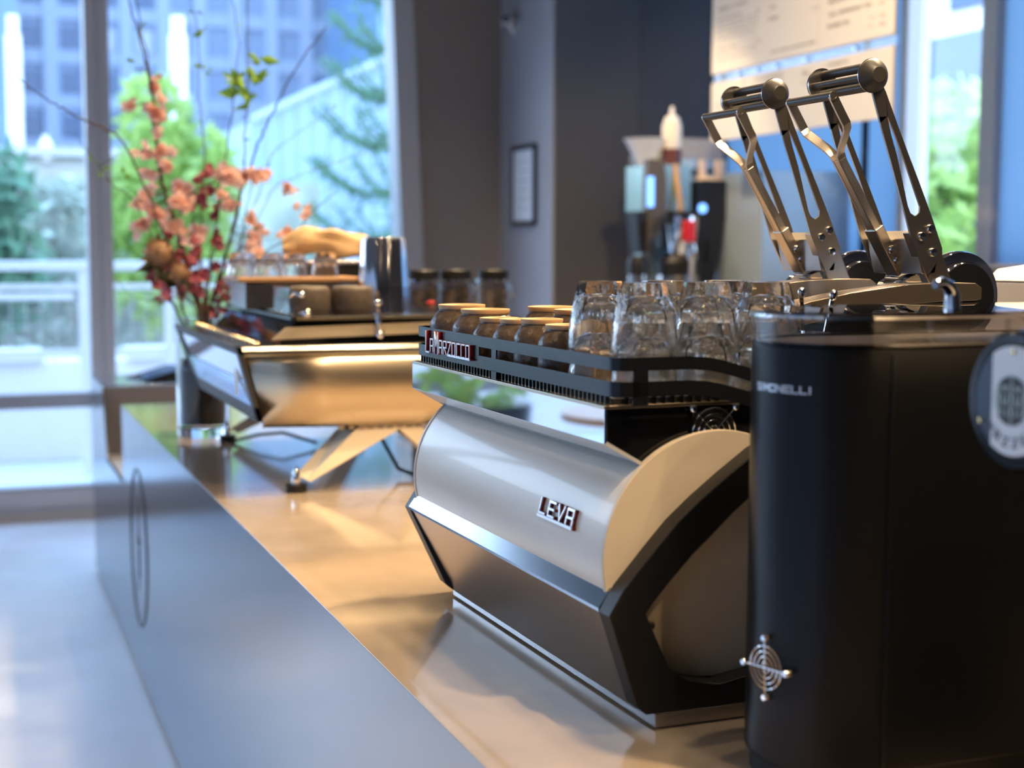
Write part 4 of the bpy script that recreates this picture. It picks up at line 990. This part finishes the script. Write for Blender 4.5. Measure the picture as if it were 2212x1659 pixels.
def petal_flower(mb, c, s_, rg):
    ax = V((rg.gauss(0, .5), -1+rg.gauss(0, .4), rg.gauss(0, .6))).normalized(); a = ax.orthogonal().normalized(); b = ax.cross(a)
    for k in range(5):
        t = 2*pi*k/5+rg.uniform(-.2, .2); d = (a*cos(t)+b*sin(t)); e = ax.cross(d)
        base = c; tip = c+d*s_+ax*s_*.35
        m1 = c+d*s_*.6+e*s_*.42+ax*s_*.1; m2_ = c+d*s_*.6-e*s_*.42+ax*s_*.1
        mb.add([base, m1, tip, m2_, c+d*s_*.55-ax*s_*.08], [(0, 1, 4), (1, 2, 4), (2, 3, 4), (3, 0, 4)])
    mb.sphere(tuple(c+ax*s_*.1), s_*.16, 6, 4)
def leaf_at(mb, p, d, L_, rg):
    d = d.normalized(); w_ = d.cross(V((rg.gauss(0, 1), rg.gauss(0, 1), rg.gauss(0, 1)))).normalized()*L_*.24; n = d.cross(w_).normalized()*L_*.08
    mb.add([p, p+d*L_*.45+w_, p+d*L_, p+d*L_*.45-w_, p+d*L_*.5-n], [(0, 1, 4), (1, 2, 4), (2, 3, 4), (3, 0, 4)])
def branch(label, pts, Y0, Y1, r, matn='bark', blossoms=(), bm='petal', leaves=(), nleaf=0, size=.023, cat='branch'):
    """stem traced from the vase mouth to its tip, leaning from depth Y0 to Y1"""
    n = len(pts); t = thing('flowering_branch' if blossoms else 'bare_branch' if not (leaves or nleaf) else 'leafy_branch', label, cat, (VX, VY, CT+.05), 0, 'branches in the glass vase')
    P = [V((VX, VY, CT+.05))]
    for i, (x, y) in enumerate(pts): P.append(aty(x, y, Y0+(Y1-Y0)*i/(n-1)))
    P[0] = V((VX+(P[1].x-VX)*.4, VY, CT+.06))
    O_ = V((VX, VY, CT+.05)); Q = [p-O_ for p in catmull(P)]
    for i in range(8, len(Q)-1): Q[i] = Q[i]+V((rg.gauss(0, .002), rg.gauss(0, .002), rg.gauss(0, .002)))
    MB().tube(Q, r, 7, r*.35).build('stem', M[matn], t, smooth=60)
    def near(p):
        return min(Q, key=lambda q: (q-p).length)
    def twig_(P_): MB().tube(P_, r*.4, 5).build('side_twig', M[matn], t)
    for (x, y) in blossoms:
        yy = Y0+(Y1-Y0)*.6+rg.uniform(-.03, .03); c = aty(x, y, yy)-O_; q = near(c); c.y = q.y+rg.uniform(-.03, .01)
        twig_([q, (q+c)/2+V((0, 0, .004)), c])
        f = MB()
        for _ in range(4):
            petal_flower(f, c+V((rg.gauss(0, size*.5), rg.gauss(0, size*.5), rg.gauss(0, size*.5))), size*rg.uniform(.75, 1.1), rg)
        f.build('blossom', M[bm], t, smooth=60)
    if leaves or nleaf:
        lf = MB()
        for (x, y, k, L_) in leaves:
            c = aty(x, y, Y0+(Y1-Y0)*.8)-O_; q = near(c); c.y = q.y
            if (q-c).length > .01: twig_([q, c])
            for _ in range(k): leaf_at(lf, c+V((rg.gauss(0, .004), rg.gauss(0, .004), rg.gauss(0, .01))), V((rg.gauss(0, .8), rg.gauss(0, .5), rg.uniform(-.2, 1.2))), L_*rg.uniform(.7, 1.2), rg)
        for _ in range(nleaf):
            q = Q[rg.randint(len(Q)//3, len(Q)-1)]; leaf_at(lf, q, V((rg.gauss(0, 1), rg.gauss(0, .6), rg.uniform(-.2, 1))), rg.uniform(.010, .022), rg)
        lf.build('leaves', M['leaf'], t, smooth=0)
    return t
def C(L): return [(x*.422, y*.422) for x, y in L]
branch('thick brown flowering branch rising nearly straight on the left of the bouquet', [(432, 690), (405, 590), (375, 480), (345, 370), (332, 250), (322, 170), (303, 90), (276, -10)], 4.45, 4.30, .0062,
       blossoms=C([(720, 770), (830, 780), (870, 850), (800, 540), (670, 550), (760, 590), (820, 640), (850, 770), (780, 430), (770, 880)]), nleaf=10)
branch('brown flowering branch close beside the thick left one, curving at its top', [(436, 690), (410, 600), (385, 500), (352, 400), (338, 290), (328, 180), (312, 90), (288, -10)], 4.50, 4.42, .0050,
       blossoms=C([(700, 1030), (745, 1000), (830, 1110), (740, 1170), (790, 1060), (840, 1090), (720, 1150)]), leaves=[(302, 75, 3, .02), (345, 175, 5, .02), (290, 150, 2, .025)], nleaf=6)
branch('long dark branch sweeping up to the right toward the window centre', [(452, 690), (478, 600), (505, 480), (532, 380), (560, 310), (592, 235), (645, 140), (704, 58)], 4.46, 4.35, .0050,
       blossoms=C([(1250, 910), (1300, 890), (1330, 900), (1160, 1010), (1190, 1040)]), nleaf=4, leaves=[(560, 320, 2, .02), (575, 278, 2, .02)])
branch('upright branch topped with broad bright green leaves', [(450, 690), (485, 560), (515, 450), (528, 340), (533, 240), (535, 110), (533, -10)], 4.52, 4.50, .0042, 'twig',
       blossoms=C([(1310, 1180), (1320, 1250), (1280, 1290), (1120, 880)]), leaves=[(520, 195, 8, .075), (548, 170, 7, .07), (540, 230, 7, .06), (505, 175, 4, .05), (562, 140, 4, .06)], nleaf=4)
branch('thin pale branch arching far out to the left across the mullion', [(430, 690), (400, 600), (360, 520), (320, 420), (266, 308), (215, 275), (169, 253), (120, 225), (76, 198), (17, 139)], 4.40, 4.05, .0040, nleaf=3)
branch('thin leafy branch dropping out to the left below the arching one', [(432, 690), (395, 600), (330, 510), (285, 430), (240, 395), (222, 372), (190, 330), (160, 285)], 4.42, 4.2, .0028, 'twig', leaves=[(222, 372, 6, .022), (268, 385, 5, .022), (260, 330, 3, .02)], nleaf=6)
branch('slender green twig in the middle reaching the top of the window', [(440, 690), (432, 560), (435, 440), (443, 330), (430, 200), (428, 80), (410, -10)], 4.55, 4.6, .0036, 'twig',
       blossoms=C([(930, 980), (960, 1000), (920, 960), (1000, 1180), (990, 1230)]), leaves=[(432, 80, 3, .03), (445, 65, 2, .03), (440, 150, 5, .028), (437, 30, 3, .02)], nleaf=10)
branch('slender twig just right of the middle with mauve blossoms', [(445, 690), (455, 560), (470, 450), (490, 330), (505, 200), (515, 90), (500, -10)], 4.48, 4.4, .0036, 'bark',
       blossoms=C([(1050, 890), (1085, 970), (1030, 1040), (1110, 1090), (1010, 920), (1050, 1000), (990, 1050)]), bm='mauve', nleaf=6, size=.017)
branch('low branch reaching right with single peach blossoms', [(460, 690), (520, 600), (580, 540), (640, 500), (665, 470), (730, 410)], 4.42, 4.2, .0030,
       blossoms=C([(1465, 1180), (1555, 1085)]), nleaf=2, size=.019)
branch('thin arching twig to the right ending above the paper bag', [(458, 690), (510, 560), (560, 470), (600, 400), (690, 365), (780, 330)], 4.5, 4.5, .0022, 'bark', blossoms=C([(1490, 950), (1480, 985)]), nleaf=4, size=.016)
branch('thin twig rising right toward the sloping pavilion roof', [(462, 690), (520, 520), (565, 400), (590, 330), (640, 290), (720, 235)], 4.6, 4.7, .0024, 'twig', nleaf=12)
branch('short branch with peach and red blossoms low on the left', [(438, 690), (420, 620), (400, 560), (385, 500), (395, 430)], 4.4, 4.35, .0045,
       blossoms=C([(920, 1190), (900, 1040), (880, 1140), (1130, 900), (1170, 900), (960, 1060)]), nleaf=4)
branch('low thin green twig trailing left in front of the railing', [(425, 690), (390, 640), (340, 650), (290, 640), (250, 600), (235, 560)], 4.4, 4.3, .0018, 'twig', leaves=[(345, 652, 2, .02)], nleaf=3)
branch('dark branch between the small glasses and the bouquet', [(470, 690), (490, 600), (520, 520), (535, 440), (545, 380)], 4.38, 4.3, .0034, blossoms=C([(1300, 1130), (1310, 1220), (1330, 1300)]), nleaf=4, size=.019)
branch('red berried stem in the dense lower part of the bouquet', [(450, 690), (445, 640), (440, 590), (430, 540)], 4.4, 4.35, .004,
       blossoms=C([(880, 1350), (940, 1400), (1000, 1420), (1040, 1400), (860, 1440), (960, 1340), (900, 1300), (1020, 1480)]), bm='mauve', nleaf=0, size=.017)
branch('dark purple stem lowest on the left side of the bouquet', [(440, 690), (410, 650), (380, 620), (350, 600), (325, 585)], 4.38, 4.35, .004,
       blossoms=C([(780, 1400), (820, 1420), (760, 1360), (850, 1480), (830, 1360), (800, 1450)]), bm='mauve', nleaf=0, size=.017)
for k, (tx, ty, mid) in enumerate(((372, 470, 395), (415, 455, 425), (468, 500, 455), (490, 560, 465), (395, 540, 405), (350, 520, 392), (452, 560, 447), (425, 520, 430))):
    branch('short mauve flowered stem in the vase ' + ['behind the brown straight branch', 'tallest of the short ones', 'leaning right below the peach cluster', 'leaning farthest right toward the small glasses', 'just right of the smaller dried protea head', 'leaning farthest left behind the large dried protea head', 'right of the middle, shortest of all', 'upright in the dense centre of the bouquet'][k], [(438+2*k-8, 690), (mid, (ty+690)/2), (tx, ty)], 4.42+.012*k, 4.40+.02*k, .0038,
           blossoms=[(tx+rg.uniform(-12, 12), ty+rg.uniform(10, 130)) for _ in range(4)], bm='mauve', nleaf=8, size=.015)
# dried protea heads
for k, (x, y, s_, lab) in enumerate(((343, 548, .060, 'large dried tan protea head at the left of the bouquet'), (385, 590, .042, 'smaller dark dried protea head below the large one'))):
    t = thing('dried_protea', lab, 'flower', tuple(aty(x, y, 4.34)), 0, None)
    f = MB(); rr = random.Random(k)
    for ring in range(5):
        for j in range(12):
            a = 2*pi*j/12+ring*.3; el_ = R(-20+ring*26); d = V((cos(a)*cos(el_), sin(a)*cos(el_), sin(el_)))
            leaf_at(f, V((0, 0, 0)), d, s_*rr.uniform(.8, 1.1), rr)
    f.sphere((0, 0, 0), s_*.72, 12, 8); f.build('bracts', M['dried'], t, smooth=40)
    d = V((VX, VY, CT+.2))-V(t.location); MB().tube([(0, 0, 0), d*.3+V((-.01, 0, -.02)), d*.7, d], .004, 6).build('stem', M['bark'], t)
    f = MB()
    for j in range(7): leaf_at(f, V((0, 0, -s_*.4)), V((rr.uniform(-1.6, .4), rr.gauss(0, .6), rr.uniform(-.6, .2))), s_*1.3, rr)
    f.build('leaves', mat('dark leaf %d' % k, (.05, .06, .03), .5), t, smooth=0)

# ------------------------------------------------------------------ back bar at the right wall
bb = thing('back_counter', 'back counter under the coffee brewers along the right wall', 'counter', (0, 0, 0))
MB().box(2.86, RX-.055, 5.3, PY-.02, 0, .86).build('cabinet', M['darkwall'], bb); MB().box(2.84, RX-.055, 5.28, PY-.02, .86, .90).build('worktop', M['steel'], bb, bevel=.003)
BZ, BY = .90, 6.3
brw = thing('coffee_brewer', 'steel and black batch coffee brewer with a glowing blue strip, left of the pair', 'coffee brewer', (0, 0, 0))
MB().box(3.08, 3.30, 6.275, 6.55, 1.640, 1.865).build('water_tank', mat('pale green steel', (.42, .58, .56), .25, metal=.7), brw, bevel=.006)
MB().prism([(3.035, 1.885), (3.115, 1.885), (3.135, 1.80), (3.135, 1.60), (3.035, 1.44)], 1, 6.20, 6.27).build('control_head', mat('brown grey plastic', (.10, .085, .075), .4), brw, bevel=.01)
MB().box(3.028, 3.060, 6.193, 6.2, 1.66, 1.80).build('display_strip', M['bulb'], brw, label='glowing blue strip')
MB().prism([(2.98, 1.64), (3.08, 1.64), (3.06, 1.46), (3.0, 1.44)], 1, 6.21, 6.33).build('filter_holder', M['black'], brw, bevel=.005)
MB().box(3.17, 3.28, 6.322, 6.46, 1.47, 1.64).build('head_arm', M['black'], brw, bevel=.004)
MB().box(3.13, 3.30, 6.46, 6.55, BZ, 1.64).build('tower', mat('pale blue steel', (.42, .55, .60), .3, metal=.6), brw)
bas = thing('brew_basket', 'polished steel brew basket with black handle under the squeeze bottle', 'basket', (3.225, 6.22, 1.43))
MB().lathe([(0, 0), (.055, 0), (.065, .02), (.078, .15), (.078, .19), (0, .185)], n=28).build('basket_body', M['mirror'], bas)
MB().lathe([(.082, .185), (.084, .205), (0, .215)], n=28).build('basket_rim', M['black'], bas)
MB().tube([(-.09, -.02, .18), (-.16, -.05, .16), (-.19, -.06, .08), (-.18, -.06, .0)], .018, 8, .014).build('handle', M['black'], bas)
MB().box(-.02, .02, .076, .10, .06, .14).build('spacer', M['black'], bas)
for k, (x, r_, lab) in enumerate(((3.003, .050, 'narrow steel airpot under the left brewer'), (3.215, .105, 'wide steel airpot under the polished brew basket'))):
    t = thing('airpot', lab, 'airpot', (x, 6.24, BZ), 0, 'steel airpots')
    MB().lathe([(0, 0), (r_, 0), (r_, .42), (r_*.95, .44), (0, .44)], n=32).build('flask', M['steel'], t, smooth=40)
    MB().lathe([(0, .44), (r_*1.03, .44), (r_*1.03, .50), (r_*.8, .53), (0, .53)], n=32).build('collar', M['black'], t)
tw2 = thing('water_tower', 'tall dark tapering dispenser with a round blue light and red tap', 'dispenser', (0, 0, 0))
MB().prism([(3.34, 1.795), (3.53, 1.795), (3.535, 1.70), (3.49, 1.58), (3.43, 1.25), (3.41, BZ), (3.33, BZ), (3.33, 1.4)], 1, 6.28, 6.42).build('dispenser_body', mat('navy black plastic', (.015, .02, .035), .3), tw2, bevel=.008)
MB().lathe_ax([(0, 0), (.022, 0), (.022, .006), (0, .006)], tuple(aty(1517, 450, 6.28)), (0, -1, 0), 24).build('indicator_light', M['bulb'], tw2, label='round glowing blue light')
MB().box(3.385, 3.400, 6.274, 6.28, 1.40, 1.50).build('slot', M['gloss'], tw2)
MB().prism([(3.36, 1.795), (3.45, 1.795), (3.44, 1.80), (3.40, 1.812), (3.37, 1.805)], 1, 6.27, 6.36).build('top_lamp', mat('warm cap', (.95, .75, .5), .4), tw2)
p = aty(1487, 500, 6.1)
MB().box(p.x-.026, p.x+.026, 6.07, 6.12, p.z-.05, p.z+.05).build('tap_handle', M['redp'], tw2, bevel=.008)
MB().lathe([(.018, 0), (.026, -.06), (.016, -.08), (.012, -.25), (0, -.25)], (p.x+.02, 6.10, p.z-.06), 16).build('tap_spout', M['chrome'], tw2)
MB().cyl((p.x+.02, 6.10, p.z-.1), (p.x+.12, 6.30, p.z-.1), .014).build('tap_arm', M['chrome'], tw2)
# fluted paper filters, squeeze bottle and shelf on top
ft = MB(); n = 96; prf = [(.085, 0), (.10, .03), (.19, .155), (.205, .170)]
ft.lathe(prf+[(.195, .168), (.09, .012), (0, .010)], n=n); ft.v = [(x*(1+.022*(1 if i % 2 else -1)), y*(1+.022*(1 if i % 2 else -1)), z) for i, (x, y, z) in enumerate(ft.v)]
fo = ft.build('coffee_filters', M['paper'], smooth=0); fo.location = (3.125, 6.40, 1.866); fo.scale = (.56, .56, .74)
tag(fo, 'nested stack of fluted white paper filters on the left brewer', 'coffee filters')
sb = thing('squeeze_bottle', 'clear squeeze bottle with white nozzle beside the paper filters', 'bottle', (3.215, 6.32, 1.866))
MB().lathe([(0, .0), (.048, .0), (.048, .075), (0, .075)], n=24).build('base_syrup', mat('dark red syrup', (.12, .04, .04), .4), sb)
MB().lathe([(.048, .076), (.048, .185), (.040, .205), (.0, .207)], n=24).build('bottle_body', mat('milky plastic', (.75, .70, .62), .35), sb)
MB().lathe([(.040, .206), (.034, .225), (.014, .235), (.008, .275), (0, .28)], n=20).build('nozzle', M['white'], sb)
MB().tube([(0, -.04, 0), (.005, -.09, -.2), (.0, -.09, -.28)], .014, 8).build('dosing_tube', M['rimclay'], sb)
shf = thing('wall_shelf', 'grey steel shelf against the dark wall right of the squeeze bottle', 'shelf', (3.24, 6.62, 1.90))
MB().box(0, .42, 0, .22, .02, .045).box(0, .42, 0, .02, .045, .12).build('shelf_board', M['palegrey'], shf, bevel=.002)
MB().box(0, .42, .02, .22, -.03, .02).build('shelf_rail', M['satin'], shf)
pj = [atx(1562, 372, 3.6), atx(1515, 385, 3.5)]
for k, p in enumerate(pj):
    t = thing('paper_cup', ['pale tapered paper cup on top of the dispenser, right', 'pale tapered paper cup on top of the dispenser, left'][k], 'cup', (3.50-k*.10, 6.36, 1.796), 0, 'paper cups on the dispenser')
    MB().lathe([(0, 0), (.026, 0), (.020 if k else .030, .10), (0, .10)], n=20).build('cup_wall', mat('pale paper %d' % k, (.72, .58, .52), .6), t)
ic = thing('steel_cabinet', 'tall brushed steel cabinet between the dispenser and the levers', 'cabinet', (0, 0, 0))
MB().box(3.50, 3.98, 5.95, 6.9, .9, 1.83).build('cabinet_body', mat('blue grey steel', (.34, .44, .54), .45, metal=.2), ic, bevel=.006)
MB().box(3.495, 3.5, 5.97, 6.4, .95, 1.80).build('door', mat('blue grey steel door', (.40, .50, .60), .4, metal=.2), ic, bevel=.003)

# ------------------------------------------------------------------ menu boards
def text_obj(s_, size, mat_, parent, loc, name='lettering'):
    cu = bpy.data.curves.new('t', 'FONT'); cu.body = s_; cu.size = size; cu.extrude = .0006; cu.resolution_u = 2
    o = bpy.data.objects.new('t', cu); col.objects.link(o); bpy.context.view_layer.update()
    me = bpy.data.meshes.new_from_object(o.evaluated_get(bpy.context.evaluated_depsgraph_get()))
    bpy.data.objects.remove(o); n = bpy.data.objects.new(name, me); col.objects.link(n); me.materials.clear(); me.materials.append(mat_)
    n.parent = parent; n.location = loc; n.rotation_euler = (R(90), 0, R(-90)); return n
MX = 3.30
def menu(name, label, z0, z1, cols):
    t = thing(name, label, 'menu board', (MX, 6.09, z0))
    H = z1-z0
    MB().box(0, .012, -1.42, 0, 0, H).build('board', M['menu'], t, bevel=.002)
    return t, H
mt, H = menu('menu_board', 'upper cream menu board hanging over the brewers', 2.270, 3.05, 3)
dv = MB()
for y in (-.40, -.90): dv.box(-.0008, 0, y-.001, y+.001, .02, H-.02)
dv.build('column_rules', mat('pale rule', (.45, .41, .36), .6), mt)
ink2 = mat('brown print', (.30, .25, .20), .6)
mt2, H2 = menu('menu_board', 'lower cream menu board partly hidden behind the lever handles', 1.962, 2.230, 3)
dv = MB()
for y in (-.30, -.62): dv.box(-.0008, 0, y-.004, y+.004, 0, H2)
dv.build('column_rules', mat('grey rule', (.35, .33, .31), .6), mt2)
def lines(t, specs):
    for (x0, y0, x1, hp, s_, dark) in specs:
        k_ = 5.267; X0, Y0, X1, hp = 1530+x0/k_, y0/k_, 1530+x1/k_, hp/k_
        p = atx(X0, Y0, MX); q = atx(X1, Y0-(X1-X0)*.2, MX); h = p.z-atx(X0, Y0+hp, MX).z
        o = text_obj(s_, h/.70, M['ink'] if dark else ink2, t, (-.0005, p.y-t.location.y, p.z-t.location.z))
        wd = max(v.co.x for v in o.data.vertices); o.scale = ((p.y-q.y)/wd, 1, 1)
lines(mt, [(115, 140, 440, 45, 'SWEET / SODAS', 0), (105, 245, 380, 26, 'SHRUB SODA', 0), (105, 300, 570, 20, 'house made with seasonal', 0), (105, 348, 560, 20, 'berries and citrus, topped', 0), (105, 405, 550, 20, 'with sparkling water and', 0), (105, 468, 520, 20, 'a sprig of fresh mint', 0),
    (100, 585, 330, 26, 'ICED TEA', 0), (100, 640, 530, 20, 'black tea cold brewed', 0), (100, 705, 480, 20, 'slowly with lemon', 0), (545, 130, 600, 28, '4.5', 0), (560, 480, 605, 28, '4.5', 0),
    (690, 115, 775, 42, 'TEA', 0), (680, 243, 790, 38, 'CHAI', 1), (1180, 118, 1260, 38, '3.5', 0), (720, 605, 1215, 32, 'ask us about seasonal milks', 1),
    (1370, 48, 1640, 42, 'BREAKFAST', 1), (1370, 197, 1860, 44, 'TEA / PEPPERMINT TEA', 1), (1355, 330, 1605, 44, 'ROOIBOS TEA', 1), (1940, 55, 2010, 34, '3.5', 1), (1945, 195, 2015, 34, '3.5', 1), (1945, 295, 2015, 34, '4.0', 1), (1825, 215, 1890, 24, '12oz', 0), (1810, 310, 1885, 24, '16oz', 0)])
lines(mt2, [(530, 925, 820, 34, 'COFFEE', 0), (1062, 865, 1142, 45, 'TEA', 1), (1062, 950, 1140, 22, 'hot', 0), (1355, 762, 1590, 36, 'SWEETS', 1), (90, 1222, 170, 22, 'food', 0)])
mr_ = thing('menu_mounting_rail', 'clear mounting strip with round studs between the two menu boards', 'mounting strip', (MX, 6.09, 2.230))
MB().box(.012, .018, -1.42, 0, -.02, .06).build('strip', M['acryl'], mr_)
for y in (-.07, -.24, -.40, -.56, -.80, -1.16):
    MB().lathe_ax([(0, 0), (.009, 0), (.009, .01), (0, .012)], (.012, y, .02), (-1, 0, 0), 14).build('stud', M['chrome'], mr_)
tag(MB().tube([(MX+.006, 5.9, 3.05), (MX+.006, 5.9, CZ)], .003, 6).build('suspension_wire', M['steel']), 'thin wire holding up the upper menu board, far end', 'wire')
tag(MB().tube([(MX+.006, 4.8, 3.05), (MX+.006, 4.8, CZ)], .003, 6).build('suspension_wire', M['steel']), 'thin wire holding up the upper menu board, near end', 'wire')
